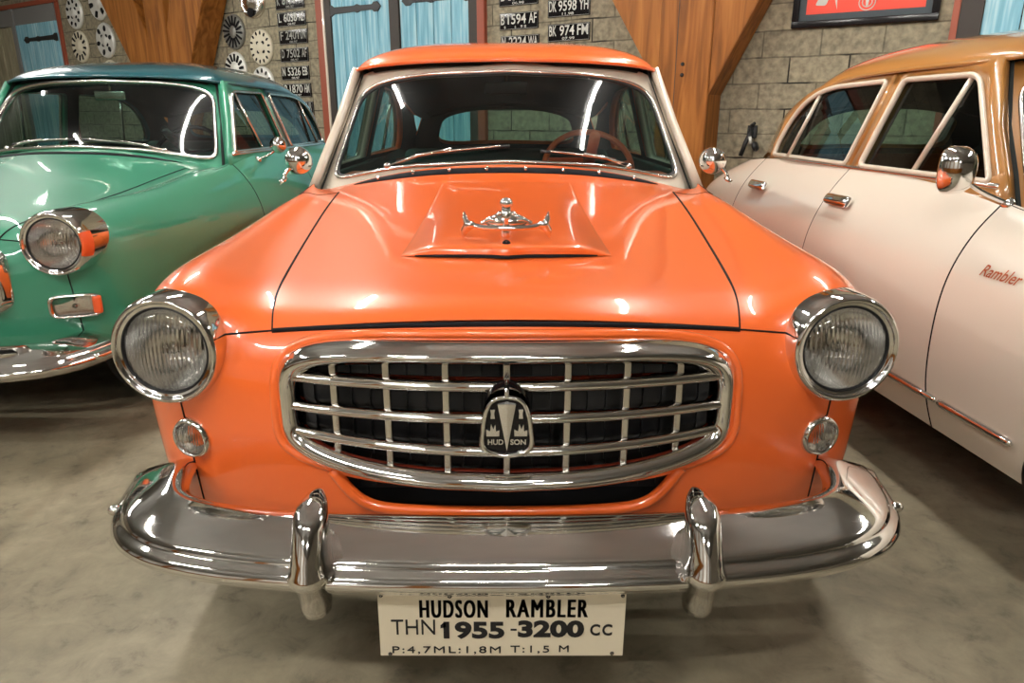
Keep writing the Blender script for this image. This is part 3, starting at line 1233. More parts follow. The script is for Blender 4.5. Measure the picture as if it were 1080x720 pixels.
def disc_patch(surf, inner, n=10, c=(0, .5)):
    rows = []
    for k in range(1, n + 1):
        t = k / n
        rows.append([surf(c[0] + (a[0] - c[0]) * t, c[1] + (a[1] - c[1]) * t) for a in inner])
    v, f = grid(rows, False, True)
    v = list(v) + [surf(*c)]
    m = len(inner)
    f = list(f) + [(len(v) - 1, (j + 1) % m, j) for j in range(m)]
    return v, f


def side_x(y, z):
    x = .712 - (z - .99) * .30
    if y > 3.0:
        x -= .11 * ((y - 3.0) / .6) ** 2
    return x


ROOF_EDGE = [(0, 1.855, 1.404), (.25, 1.868, 1.400), (.45, 1.895, 1.390), (.555, 1.93, 1.378), (.600, 2.0, 1.369), (.620, 2.2, 1.366), (.627, 2.5, 1.362), (.622, 2.8, 1.350),
             (.610, 3.02, 1.325), (.590, 3.2, 1.280), (.555, 3.38, 1.215), (.50, 3.46, 1.195), (.42, 3.48, 1.215), (.25, 3.48, 1.255), (0, 3.48, 1.268)]
WIN_F = [(1.765, 1.003), (2.49, 1.003), (2.43, 1.325), (2.02, 1.325)]
WIN_R = [(2.60, 1.003), (3.37, 1.003), (3.365, 1.06), (3.31, 1.15), (3.21, 1.235), (3.09, 1.287), (2.95, 1.315), (2.54, 1.325)]

# grille outline
def grille_out(s, n=64):
    """outline points (x,z); s = inset in metres"""
    a = .474 - s
    out = []
    for k in range(n):
        t = 2 * pi * k / n
        c, sn = cos(t), sin(t)
        e = 2 / 4.8
        x = a * math.copysign(abs(c) ** e, c)
        if sn >= 0:
            z = .637 + (.145 - s * .74) * abs(sn) ** e - .012 * (x / a) ** 2
        else:
            z = .637 - .012 * (x / a) ** 2 - (.122 - s) * abs(sn) ** e - (1 - (x / a) ** 2) * (.040) * abs(sn) ** .5
        out.append((x, z))
    return out


MOUTH = round_poly([(-.40, .555), (-.32, .432), (-.25, .406), (.25, .406), (.32, .432), (.40, .555)], [.01, .03, .05, .05, .03, .01], 5)


def gy(x):
    """front face of the grille, follows the nose"""
    return .150 + .095 * (abs(x) / .468) ** 2.2


def bumper_path(n=8):
    half = [(0, .0), (.15, .002), (.32, .010), (.48, .028), (.60, .055), (.69, .092), (.755, .145), (.795, .215), (.817, .30), (.828, .385)]
    pts = [Vector((-x, y, 0)) for x, y in reversed(half[1:])] + [Vector((x, y, 0)) for x, y in half]
    return catmull(pts, n)


BUMP_PROF = [(-.125, .440), (-.115, .456), (-.098, .463), (-.07, .457), (-.04, .446), (-.015, .435), (-.002, .428), (.005, .421), (.008, .416),
             (.014, .412), (.023, .406), (.0295, .397), (.030, .388), (.025, .381), (.020, .376), (.013, .367), (-.005, .359), (-.03, .355), (-.06, .354)]


def bumper_vf(back=False):
    path = bumper_path()
    prof = catmull([(d, z, 0) for d, z in BUMP_PROF], 3)
    rows = []
    N = len(path)
    for i, p in enumerate(path):
        t = (path[min(i + 1, N - 1)] - path[max(i - 1, 0)]).normalized()
        o = Vector((t.y, -t.x, 0))            # outward
        # ends taper a little
        e = min(i, N - 1 - i) / 6.0
        sq = 1.0 if e >= 1 else .55 + .45 * math.sin(e * pi / 2)
        rows.append([p + o * q[0] + Vector((0, 0, .415 + (q[1] - .415) * sq)) for q in prof])
    v, f = grid(rows)
    n = len(prof)
    f = list(f) + [tuple(range(n)), tuple(range(len(v) - 1, len(v) - n - 1, -1))]
    if back:
        v = [Vector((-p.x, 4.33 - p.y, p.z)) for p in v]
    return v, f


def overrider_vf(s, x0=.352):
    rows = []
    # z, centre y, half width, half depth
    for z, y, rx, ry in [(.338, .02, .018, .022), (.340, .01, .026, .034), (.36, .006, .028, .04), (.402, .0, .031, .048), (.407, -.004, .039, .055), (.419, -.006, .041, .058),
                         (.433, -.006, .038, .056), (.442, -.005, .035, .053), (.47, -.003, .033, .05), (.50, .004, .032, .046), (.54, .014, .031, .042), (.562, .022, .030, .038),
                         (.578, .034, .026, .030), (.588, .048, .018, .020), (.592, .06, .006, .008)]:
        z = z - .014 if z < .39 else (z if z < .42 else (.42 + (z - .42) * .68))
        row = []
        for k in range(28):
            t = 2 * pi * k / 28
            c, sn = cos(t), sin(t)
            yy = y + ry * sn * (1.0 if sn < 0 else 1.9)
            row.append(Vector((s * x0 + rx * c * (1 if sn < 0 else 1 - .25 * sn), yy, z)))
        rows.append(row)
    v, f = grid(rows, False, True)
    f = list(f) + [tuple(range(28)), tuple(range(len(v) - 1, len(v) - 29, -1))]
    return v, f


def frame_on(p, nrm):
    z = Vector(nrm).normalized()
    x = Vector((0, 0, 1)).cross(z)
    if x.length < 1e-4:
        x = Vector((1, 0, 0))
    x.normalize()
    y = z.cross(x)
    return Matrix(((x.x, y.x, z.x, p[0]), (x.y, y.y, z.y, p[1]), (x.z, y.z, z.z, p[2]), (0, 0, 0, 1)))


def headlight(root, s, tape=None, dz=0.0):
    M4 = Matrix.Translation((s * .70, .352, .733 + dz)) @ Matrix.Rotation(s * radians(4), 4, 'Z') @ Matrix.Rotation(radians(-2), 4, 'X') @ Matrix.Rotation(pi / 2, 4, 'X')
    # local +Z of lathe is forward (-y)
    bz = MB().add(lathe([(.088, .040), (.0905, .052), (.094, .060), (.098, .058), (.100, .062), (.104, .068), (.108, .067), (.1125, .060), (.116, .046), (.1175, .028), (.119, .0), (.120, -.05), (.119, -.10)], 56, M4))
    hl = bz.build('headlight', M['chrome'], root)
    MB().add(lathe([(.0945, .050), (.0915, .060), (.0885, .058), (.087, .046)], 56, M4)).build('gasket', M['black'], hl)
    MB().add(lathe([(.001, -.03), (.02, -.028), (.05, -.01), (.075, .02), (.089, .048)], 40, M4)).build('reflector', M['reflector'], hl)
    ln = MB().add(lathe([(.0895, .048), (.087, .056), (.075, .065), (.055, .073), (.03, .078), (.001, .080)], 48, M4)).build('lens', M['lens'], hl)
    MB().add(lathe([(.001, .032), (.012, .028), (.016, .01), (.018, -.02)], 16, M4)).build('bulb', M['chrome_soft'], hl)
    if tape:
        rows = []
        for q in range(9):
            a = radians(-22 + 44 * q / 8)
            a = a if s > 0 else pi - a
            rows.append([M4 @ Vector((r * cos(a), r * sin(a), h)) for r, h in [(.100, .0635), (.105, .0705), (.110, .0685), (.1145, .061), (.1185, .046), (.1195, .02)]])
        tg = MB().add(grid(rows)).build('tape', tape, hl)
        tag(tg, 'orange reflective tape on the bezel')
    return hl


def wheel(root, x, y, s, r=.325):
    M4 = Matrix.Translation((x, y, r)) @ Matrix.Rotation(s * pi / 2, 4, 'Y')
    w = MB().add(lathe([(.20, .06), (.215, .078), (.25, .086), (.29, .082), (.315, .066), (r, .04), (r, -.04), (.315, -.066), (.29, -.082), (.22, -.08), (.20, -.06)], 40, M4)).build('wheel', M['tyre'], root)
    MB().add(lathe([(.001, .085), (.05, .083), (.08, .07), (.13, .066), (.17, .05), (.195, .052), (.205, .07), (.20, .03)], 36, M4)).build('hubcap', M['chrome'], w)
    return w


def mirror_round(root, s, base, head, r, shape='round'):
    mb = MB().add(xf(lathe([(.001, .014), (.016, .012), (.02, .0)], 16), frame_on(base, (s * .6, 0, .8))))
    mid = Vector(base).lerp(Vector(head), .5) + Vector((s * .02, -.004, -.004))
    mb.add(tube(catmull([base, mid, head], 6), .007, 10))
    m = mb.build('side_mirror', M['chrome'], root)
    M4 = Matrix.Translation(head) @ Matrix.Rotation(-s * radians(14), 4, 'Z') @ Matrix.Rotation(pi / 2, 4, 'X')
    if shape == 'round':
        MB().add(lathe([(.001, .045), (r * .35, .042), (r * .7, .032), (r * .93, .014), (r, -.004), (r * .97, -.012), (r * .9, -.010), (.001, -.009)], 36, M4)).build('mirror_shell', M['chrome'], m)
    else:
        rows = []
        for q, d in [(.02, .05), (.4, .047), (.75, .034), (.95, .012), (1, -.008), (.95, -.016), (.02, -.014)]:
            rows.append([M4 @ Vector((a * q, b * q, d)) for a, b in superpts(shape[0], shape[1], 3.0, 36)])
        MB().add(grid(rows, False, True)).build('mirror_shell', M['chrome'], m)
    return m


def make_car(label, X, Y, rz, c):
    root = empty('car', (X, Y, 0), rz, label, 'car')
    root.scale = c.get('scale', (1, 1, 1))
    body, roof = c['body'], c['roof']
    gh = [(x * c.get('gw', 1.0), .637 + (z - .637) * c.get('gh', 1.0) + c.get('gz', 0)) for x, z in grille_out(.018, 96)]
    holes = [gh]
    if c.get('mouth'):
        holes.append(MOUTH)
    LAMP_Z[0] = .733 + c.get('lamp_dz', 0.0)
    # ---------------- panels
    gap = c.get('hood_gap', .004)

    def lift(p):
        k = max(0.0, 1 - (p.y - front_y(p.x * .98, .70, .2)) / .30)
        w = 1 - .55 * min(1, abs(p.x) / .5) ** 2
        return p + Vector((0, .25, 1)) * (gap * k * w)
    panel('nose_panel', pid('nose'), body, root, holes)
    panel('hood', pid('hood'), body, root, move=lift)
    arch_f = [(.875 + a_, .20 + b_) for a_, b_ in superpts(.41, .28, 2.4, 72)]
    arch_r = [(3.48 + a_, .20 + b_) for a_, b_ in superpts(.36, .24, 2.6, 72)]
    for q in (0, 1):
        panel('front_fender', (pid('fender')[q],), body, root, [arch_f], 'yz')
        d1_ = panel('front_door', (pid('door_front')[q],), body, root)
        d2_ = panel('rear_door', (pid('door_rear')[q],), body, root, [arch_r], 'yz')
        s = 1 if q == 0 else -1
        for dd, yh, zh in ((d1_, 2.42, .865), (d2_, 3.18, .855)):
            h, nr = side_hit(s, yh, zh)
            fm = frame_on(h, nr)
            hm = MB()
            hm.add(xf(box(-.085, .085, -.022, .022, .004, .036, bev=.016), fm))
            hm.add(xf(box(-.052, -.034, -.008, .008, -.012, .010), fm))
            hm.add(xf(box(.034, .052, -.008, .008, -.012, .010), fm))
            tag(hm.build('door_handle', M['chrome'], dd), 'chrome door handle')
    panel('cowl', pid('cowl'), body, root)
    panel('rear_body', pid('rear_body'), body, root, [arch_r], 'yz')
    # shut lines
    sl = MB()
    fe, ho, no, co_ = set(pid('fender')), set(pid('hood')), set(pid('nose')), set(pid('cowl'))
    df, dr, rb = set(pid('door_front')), set(pid('door_rear')), set(pid('rear_body'))
    lr_ = c.get('lamp_dz', 0.0)
    for A, B, r in ((ho, fe, .0032), (no, fe, .0024), (co_, fe, .0015), (fe, df, .0026), (df, dr, .0016), (dr, rb, .0016)):
        for ch in seam_path((A, B)):
            run = []
            for q in ch + [None]:
                if q is not None and not (q.y < .6 and (abs(q.x) - .70) ** 2 + (q.z - .733 - lr_) ** 2 < .098 ** 2):
                    run.append(q)
                    continue
                if len(run) > 2:
                    sl.add(tube(run, r, 6))
                run = []
    for ch in seam_path((ho, no)):
        sl.add(tube(ch, .006, 6))
    sl.build_each('panel_gap', M['dark'], root)
    # dark structure inside
    ub = MB()
    ub.add(box(-.62, .62, .45, 4.0, .28, .33))
    ub.add(box(-.42, .42, .34, .45, .30, .72))
    ub.add(box(-.48, .48, .45, 1.5, .33, .73))
    ub.add(box(-.60, .60, 3.75, 4.0, .33, .85))
    ub.add(box(-.60, .60, 1.5, 1.56, .33, .93))
    ub.build('underbody', M['dark'], root, smooth=False)
    gb = MB()
    gb.add(tube([(-.46, .385, .755), (-.2, .34, .778), (0, .325, .785), (.2, .34, .778), (.46, .385, .755)], .012, 8))
    for x in (-.30, -.17, -.10, .0, .17, .31):
        gb.add(box(x - .010, x + .010, .300 + x * x * .3, .36, .76, .812 - x * x * .25))
    gb.add(tube([(-.03, .30, .808), (.03, .30, .808)], .010, 8))
    gb.build('hood_latch', M['red'], root)

    # ---------------- greenhouse
    hd = c.get('header', 0.0)
    inner = superpts(.955, .452 + hd, 8, 120, 0, .470 + hd)
    outer = [(a_ * (1 - .06 * b_), b_) for a_, b_ in superpts(1.072, .535, 26, 120, 0, .520)]
    fr = MB().add(ring_patch(WS, inner, outer, 4))
    lip = [WS(*q) + Vector((0, .03, -.012)) for q in inner]
    fr.add(grid([[WS(*q) for q in inner], lip], False, True))
    wf_ = fr.build('windshield_frame', c['ws_frame'], root)
    in2 = superpts(.952, .448 + hd, 8, 120, 0, .470 + hd)
    MB().add(tube([WS(*q) + Vector((0, -.003, .003)) for q in in2], c.get('ws_trim_r', .007), 8, True)).build('trim', c['ws_trim'], wf_)
    in3 = superpts(.94, .435 + hd, 7.5, 120, 0, .470 + hd)
    MB().add(tube([WS(*q) + Vector((0, .002, -.002)) for q in in3], .006, 6, True)).build('gasket', M['black'], wf_)
    tag(MB().add(disc_patch(WS, in2)).build('windshield', M['front_glass'], root), 'curved front glass')

    # roof
    half = catmull(ROOF_EDGE, 5)
    ring = half + [Vector((-p.x, p.y, p.z)) for p in reversed(half[1:-1])]
    cen = Vector((0, 2.62, 1.508))
    rows = []
    for r in [1.0, .995, .985, .97, .945, .91, .86, .79, .70, .58, .44, .28, .12]:
        row = []
        for e in ring:
            h = (1 - r ** 2.5) ** .62
            row.append(Vector((e.x * r, cen.y + (e.y - cen.y) * r, e.z + (cen.z - .01 * (1 - r) * 0 - e.z) * h)))
        rows.append(row)
    v, f = grid(rows, False, True)
    v = list(v) + [cen]
    m = len(ring)
    f = list(f) + [(len(v) - 1, (len(rows) - 1) * m + j, (len(rows) - 1) * m + (j + 1) % m) for j in range(m)]
    rf = MB().add((v, f)).build('roof', roof, root)
    # drip rail under the roof edge
    gut = [Vector((e.x * 1.008, 2.62 + (e.y - 2.62) * 1.006, e.z - .003)) for e in ring]
    MB().add(tube(gut, .008, 8, True)).build('drip_rail', c.get('rail', roof), rf)
    v2 = [Vector((p.x * .955, 2.62 + (p.y - 2.62) * .955, p.z - .022)) for p in v]
    MB().add((v2, f)).build('headliner', M['lining'], root)

    # side walls with window openings
    top = [(e.y, e.z + .004) for e in half if 1.96 <= e.y and e.x > .2 and not (e.y > 3.44 and e.x < .48)]
    top = [q for q in top if q[0] < 3.452]
    outl = [(1.655, .965)] + [(1.72, 1.03), (1.84, 1.17)] + top + [(3.50, 1.15), (3.60, 1.06), (3.70, .955)]
    for s in (1, -1):
        wF = round_poly(WIN_F, [.02, .03, .03, .05], 5)
        wR = round_poly(WIN_R, [.02, .02, .02, .06, .06, .06, .06, .02], 4)
        split = 2.545

        def P3(lst, dx=0.0):
            return [Vector((s * (side_x(y, z) + dx), y, z)) for y, z in lst]
        fo = [(1.64, .925), (1.72, 1.03), (1.84, 1.17)] + [q for q in top if q[0] < 2.49] + [(2.487, 1.352), (2.56, .965)]
        ro = [(2.56, .965), (2.487, 1.352)] + [q for q in top if q[0] > 2.49] + [(3.50, 1.15), (3.60, 1.06), (3.70, .955)]
        for nm, ol, wn, mt in (('front_pillar', fo, wF, c['pillar']), ('rear_pillar', ro, wR, c['c_pillar'])):
            ps = MB().add(fill_loops([P3(ol), P3(wn)])).build(nm, mt, root)
            md = ps.modifiers.new('thick', 'SOLIDIFY')
            md.thickness = .03
            md.offset = 0
            tr = c['win_r']
            wfm = MB().add(tube(P3(wn, .016), tr, 8, True, .8))
            if nm == 'front_pillar':
                wfm.add(tube(P3([(2.06, 1.325), (2.155, 1.003)], .008), .010, 8))
            else:
                wfm.add(tube(P3([(3.055, 1.30), (3.16, 1.003)], .008), .009, 8))
            tag(wfm.build('window_frame', c['win'], ps), 'chrome window surround')
            rows = MB().add(fill_loops([P3(wn, .002)]))
            rows.build('side_window', M['glass'], ps, smooth=False)
        for nm, ol, wn in (('front_pillar_lining', fo, wF), ('rear_pillar_lining', ro, wR)):
            big = [Vector((y, z)) for y, z in wn]
            MB().add(fill_loops([P3(ol, -.03), P3(wn, -.03)])).build(nm, M['lining'], root, smooth=False)
        # belt moulding
        MB().add(tube([Vector((s * (side_x(y, .985) + .012), y, .992 - max(0, y - 3.2) * .05)) for y in [1.72 + .1 * k for k in range(19)]], .009, 8)).build('belt_moulding', M['chrome_soft'], root)
    # rear glass
    ri = superpts(.80, .36, 5, 80, 0, .50)
    ro_ = superpts(1.08, .55, 20, 80, 0, .5)
    rg = MB().add(ring_patch(RW, ri, ro_, 3)).build('rear_window_frame', c['c_pillar'], root)
    MB().add(disc_patch(RW, ri, 5)).build('rear_window', M['glass'], rg)
    MB().add(ring_patch(lambda u, v: RW(u, v) + Vector((0, -.025, -.02)), ri, ro_, 3)).build('lining', M['lining'], rg)

    # ---------------- interior
    MB().add(box(-.63, .63, 1.66, 1.86, .90, .985, bev=.03)).build('dashboard', c['dash'], root)
    for (y, zt, nm) in ((2.42, .985, 'front_seat'), (3.22, 1.01, 'rear_seat')):
        b = MB()
        b.add(box(-.60, .60, y - .48, y + .05, .36, .60, bev=.05))
        b.add(xf(box(-.60, .60, -.07, .07, 0, zt - .55, bev=.055), Matrix.Translation((0, y + .02, .55)) @ Matrix.Rotation(radians(-8), 4, 'X')))
        b.build(nm, c['seat'], root)
    for s in (-1, 1):
        MB().add(box(min(s * .66, s * .70), max(s * .66, s * .70), 1.75, 3.35, .40, .985, bev=.01)).build('door_lining', c['lining'], root)
    # parcel shelf
    MB().add(box(-.60, .60, 3.30, 3.74, .90, .945)).build('parcel_shelf', M['lining'], root, smooth=False)
    sw = Matrix.Translation((.345, 1.97, 1.000)) @ Matrix.Rotation(radians(-38), 4, 'X')
    # wheel lies in local XY tilted toward the driver
    sb = MB().add(tube([sw @ Vector((.185 * cos(2 * pi * k / 40), .03, .185 * sin(2 * pi * k / 40))) for k in range(40)], .0125, 10, True))
    for a in (radians(10), radians(170)):
        sb.add(tube([sw @ Vector((0, .02, 0)), sw @ Vector((.185 * cos(a), .03, .185 * sin(a)))], .008, 8))
    sb.add(tube([sw @ Vector((0, .02, 0)), sw @ Vector((0, -.22, -.02))], .022, 10))
    sb.build('steering_wheel', c['wheel_rim'], root)
    rm = MB()
    rm.add(tube([(0.0, 1.93, 1.385), (0.0, 1.92, 1.315)], .006, 8))
    rm.add(box(-.085, .085, 1.905, 1.925, 1.275, 1.325, bev=.008))
    rm.build('rear_view_mirror', c.get('mirror_mat', M['gloss_black']), root)

    # ---------------- wheels, bumpers
    for s in (-1, 1):
        wheel(root, s * .70, .86, s)
        wheel(root, s * .70, 3.48, s)
        headlight(root, s, M['tape'] if c.get('tape') else None, c.get('lamp_dz', 0.0))
    bu = MB().add(bumper_vf()).build('front_bumper', M['chrome'], root)
    MB().add(bumper_vf(True)).build('rear_bumper', M['chrome'], root)
    bu.location.z = c.get('bump_dz', 0.0)
    for s in (-1, 1):
        MB().add(ellipsoid((s * .830, .235, .400), (.016, .012, .012))).build('bumper_bolt', M['chrome'], bu)
        if c.get('overriders'):
            MB().add(overrider_vf(s)).build('overrider', M['chrome'], bu)
    return root, bu


# ---------------- shared front details
def front_grille(root, gw=1.0, bars=True, gz=0.0, ghh=1.0, vert=7):
    def tr(lst):
        return [(x * gw, .637 + (z - .637) * ghh + gz) for x, z in lst]
    N = 120
    o, i1, i2, i3 = tr(grille_out(0, N)), tr(grille_out(.012, N)), tr(grille_out(.030, N)), tr(grille_out(.044, N))
    im = tr(grille_out(.022, N))

    def P(lst, d):
        return [Vector((x, gy(x / gw) + d, z)) for x, z in lst]
    rows = [P(o, .075), P(o, .022), P(i1, .002), P(im, -.006), P(i2, -.002), P(i3, .010), P(i3, .022), P(tr(grille_out(.040, N)), .06)]
    g = MB().add(grid(rows, False, True)).build('grille', M['chrome'], root)
    if bars:
        def inner_half(z_):
            # half width of the opening at height z
            pts = tr(grille_out(.038, 160))
            xs = [x for x, z in pts if abs(z - z_) < .012]
            return max(xs) if xs else .4
        for zc, ze in ((.704, .697), (.638, .634), (.568, .580)):
            hw = inner_half(ze) + .006
            n = 40
            path = []
            for k in range(n + 1):
                x = -hw + 2 * hw * k / n
                path.append(Vector((x, gy(x / gw) + .012, ze + (zc - ze) * (1 - (x / hw) ** 2))))
            rows = []
            for p in path:
                rows.append([p + Vector((0, d, h)) for d, h in [(.03, .011), (.006, .0115), (-.004, .008), (-.009, .001), (-.006, -.006), (.0, -.0095), (.03, -.010)]])
            v, f = grid(rows)
            MB().add((v, f)).build('horizontal_bar', M['chrome'], g)
        for x in ((-.345, -.235, -.118, 0, .118, .235, .345) if vert == 7 else (-.45, -.3, -.15, 0, .15, .3, .45)):
            zs = [z for xx, z in tr(grille_out(.036, 240)) if abs(xx - x) < .02]
            y = gy(x / gw)
            MB().add(box(x - .0068, x + .0068, y + .022, y + .042, min(zs), max(zs), bev=.003)).build('vertical_bar', M['chrome_soft'], g)
    # radiator core behind
    rc = MB().add(box(-.42 * gw, .42 * gw, .275, .285, .43, .735))
    for k in range(22):
        x = -.40 * gw + .80 * gw * k / 21
        rc.add(box(x - .004, x + .004, .264, .277, .44, .73))
    rc.build('radiator', M['black'], root, smooth=False)
    return g


def parking_round(root, s):
    x, z = s * .690, .522
    h = BODY.ray_cast(Vector((x, -1, z)), Vector((0, 1, 0)))
    nr = h[1] if h[1].y < 0 else -h[1]
    nr = (nr + Vector((0, -.6, .05))).normalized()
    M4 = frame_on(h[0], nr)
    p = MB().add(lathe([(.037, .012), (.0395, .019), (.043, .018), (.047, .008), (.049, -.025)], 36, M4)).build('parking_lamp', M['chrome'], root)
    MB().add(lathe([(.0385, .010), (.033, .020), (.019, .026), (.001, .028)], 32, M4)).build('lens', M['lens_small'], p)
    MB().add(lathe([(.039, .009), (.02, .0), (.001, -.002)], 28, M4)).build('reflector', M['reflector'], p)
    MB().add(lathe([(.008, .002), (.008, .014), (.001, .018)], 14, M4)).build('bulb', M['chrome_soft'], p)


def wiper(root, u0, v0, u1, v1, p0, p1):
    """arm from pivot u0,v0 to u1,v1; blade from p0 to p1 (uv)"""
    def q(uv, d):
        e = 1e-3
        a, b, c_ = WS(*uv), WS(uv[0] + e, uv[1]), WS(uv[0], uv[1] + e)
        n = (b - a).cross(c_ - a).normalized()
        if n.y > 0:
            n = -n
        return a + n * d
    A = MB()
    A.add(tube([q((u0, v0), .004), q((u0 * .5 + u1 * .5, v0 * .5 + v1 * .5), .022), q((u1, v1), .020)], .006, 8))
    A.add(ellipsoid(q((u0, v0), .008), (.014, .014, .012)))
    w = A.build('wiper', M['chrome_soft'], root)
    bl = [q((p0[0] + (p1[0] - p0[0]) * k / 8, p0[1] + (p1[1] - p0[1]) * k / 8), .012) for k in range(9)]
    MB().add(tube(bl, .006, 6)).build('blade', M['black'], w)
    bk = [q((p0[0] + (p1[0] - p0[0]) * (.1 + .8 * k / 8), p0[1] + (p1[1] - p0[1]) * (.1 + .8 * k / 8)), .018) for k in range(9)]
    MB().add(tube(bk, .004, 6)).build('bridge', M['chrome_soft'], w)
    return w


# ================================================================== ORANGE CAR
oc, obump = make_car('orange vintage sedan with chrome grille in the centre facing the camera', 0.0, 1.12, 0.0,
                     dict(body=M['orange'], roof=M['orange'], ws_frame=M['cream'], ws_trim=M['chrome_soft'], pillar=M['cream'], c_pillar=M['orange'],
                          win=M['chrome_soft'], win_r=.010, dash=M['orange_trim'], seat=M['seat'], lining=M['seat'], wheel_rim=M['orange_trim'],
                          mouth=True, overriders=True, hood_gap=.010, rail=M['orange']))
front_grille(oc)
for s in (-1, 1):
    parking_round(oc, s)
# painted recess around the grille and red lower duct
ln = MB()
ring_o = grille_out(-.004, 120)
ln.add(tube([Vector((x, front_y(x, z, .25) + .002, z)) for x, z in ring_o], .010, 8, True))
ln.build('grille_surround', M['orange'], oc)
ml = [q for q in MOUTH if q[1] < .56]
lp = catmull([Vector((x, front_y(x, z, .22) - .004, z)) for x, z in [(-.362, .497), (-.33, .45), (-.295, .42), (-.24, .408), (-.12, .406), (0, .406), (.12, .406), (.24, .408), (.295, .42), (.33, .45), (.362, .497)]], 4)
MB().add(tube(lp, .013, 10)).build('intake_lip', M['orange'], oc)
MB().add(tube([Vector((x, .235 + .09 * x * x, .545 + .16 * x * x)) for x in [-.42 + .07 * k for k in range(13)]], .012, 8)).build('duct_edge', M['red'], oc)

# hood scoop
def hz(x, y):
    return top_z(x, y, .9)


rows = []
HS = [(.600, .10), (.601, .45), (.604, .78), (.611, .95), (.625, 1.0), (.66, 1.0), (.72, .98), (.80, .90), (.90, .76), (1.0, .60), (1.1, .42), (1.2, .25), (1.3, .10), (1.36, .0)]
for y, hf in HS:
    row = []
    wdt = .268 - .06 * (y - .60)
    fr_ = max(0.0, 1 - (y - .60) / .25)
    for k in range(61):
        u = -1 + 2 * k / 60
        x = u * wdt
        q = min(1, max(0, (abs(u) - .58) / .42))
        e = (1 - q ** 2.2) ** 1.7
        yy = y + fr_ * (.055 * abs(u) ** 2.2 - .014 * math.exp(-(u / .12) ** 2))
        z = hz(x, yy) + .026 * hf * e + .0012 - (.004 if abs(u) > .995 else 0)
        z += .004 * math.exp(-(u / .14) ** 2) * fr_
        row.append(Vector((x, yy, z)))
    rows.append(row)
scoop = MB().add(grid(rows)).build('hood_scoop', M['orange'], oc)
# dark slot beneath the scoop lip
sd = MB()
rows = []
for dz, dy in ((.0, -.002), (.0075, .0), (.0075, .012)):
    rows.append([Vector((u * .225, .600 + .055 * abs(u * .84) ** 2.2 - .014 * math.exp(-(u * .84 / .12) ** 2) + dy,
                         hz(u * .225, .60 + .055 * abs(u * .84) ** 2.2) + .0015 + dz * (1 - .6 * abs(u) ** 4))) for u in [-1 + k / 20 for k in range(41)]])
sd.add(grid(rows))
sd.build('scoop_opening', M['dark'], scoop)

# hood ornament
orn = MB()
oz = hz(0, .70) + .026
oy = .67
OZ = oz + .032
orn.add(tube([(0, oy + .02, oz - .012), (0, oy, OZ)], .012, 10))
bar = catmull([(-.088, oy, OZ + .002), (-.06, oy - .006, OZ - .004), (0, oy - .012, OZ - .006), (.06, oy - .006, OZ - .004), (.088, oy, OZ + .002)], 5)
orn.add(tube(bar, .0065, 10))
for s in (-1, 1):
    tail = [(s * .078, OZ - .005), (s * .094, OZ + .014), (s * .104, OZ + .036), (s * .110, OZ + .016), (s * .105, OZ + .003), (s * .113, OZ - .010), (s * .108, OZ - .034), (s * .092, OZ - .014)]
    orn.add(prism(tail, oy - .007, oy + .007, bev=.002))
    orn.add(tube([(s * .082, oy, OZ), (s * .098, oy - .004, OZ + .003)], .009, 10))
    for k in range(3):
        r0 = .062 - .016 * k
        orn.add(tube(catmull([(s * .008, oy - .002 + .004 * k, OZ + .004 + .010 * k), (s * r0 * .6, oy - .006 + .004 * k, OZ + .015 + .007 * k), (s * r0, oy + .004, OZ + .004 + .004 * k)], 5), .0055, 8))
orn.add(ellipsoid((0, oy + .004, OZ + .008), (.056, .018, .020)))
orn.add(tube([(0, oy, OZ), (0, oy + .002, OZ + .046)], lambda t: .016 - .005 * t, 12))
orn.add(ellipsoid((0, oy, OZ + .054), (.0165, .015, .014)))
tag(orn.build('hood_ornament', M['chrome'], oc), 'chrome winged ornament on the hood')
MB().add(xf(lathe([(.001, .004), (.008, .003), (.010, 0)], 14), frame_on((0, oy - .052, hz(0, oy - .045) + .031), (0, -.6, .8)))).build('ornament_hole', M['dark'], oc)

# cowl air slot with chrome studs
cs = MB()
pth = []
for k in range(41):
    x = -.555 + 1.11 * k / 40
    y = 1.475 + .10 * (x / .6) ** 2
    pth.append(Vector((x, y, hz(x, y) + .002)))
cs.add(tube(pth, lambda t: .020 * (1 - abs(2 * t - 1) ** 6) + .002, 8, flat=.35, up=(0, -.5, 1)))
slot = cs.build('cowl_vent', M['dark'], oc)
for x in (-.46, -.33, -.20, -.068, .068, .20, .33, .46):
    y = 1.47 + .10 * (x / .6) ** 2
    MB().add(ellipsoid((x, y, hz(x, y) + .010), (.007, .007, .009), 12, 8)).build('stud', M['chrome'], slot)

wiper(oc, -.62, .05, -.28, .115, (-.46, .085), (.02, .135))
wiper(oc, .64, .05, .40, .09, (.18, .10), (.66, .055))
for s in (-1, 1):
    h, nr = side_hit(s, 1.70, .955)
    mirror_round(oc, s, h + Vector((0, 0, .0)), (s * .795, 1.73, 1.03), .052)

# red tag on the dash top
MB().add(box(.16, .29, 1.66, 1.672, 1.0, 1.045)).build('dash_card', M['red'], oc, smooth=False)

# grille emblem
EZ, EY = .640, .128


def shield(k):
    """outline around the emblem centre"""
    half = [(0, .064), (.022, .060), (.037, .047), (.046, .020), (.051, -.018), (.052, -.040), (.045, -.054), (.025, -.063), (0, -.067)]
    pts = catmull([(x, z, 0) for x, z in half], 4)
    pts = [(p.x, p.y) for p in pts]
    full = pts + [(-x, z) for x, z in reversed(pts[1:-1])]
    return [(x * (1 - k / .05), (z - 0) * (1 - k / .064)) for x, z in full]


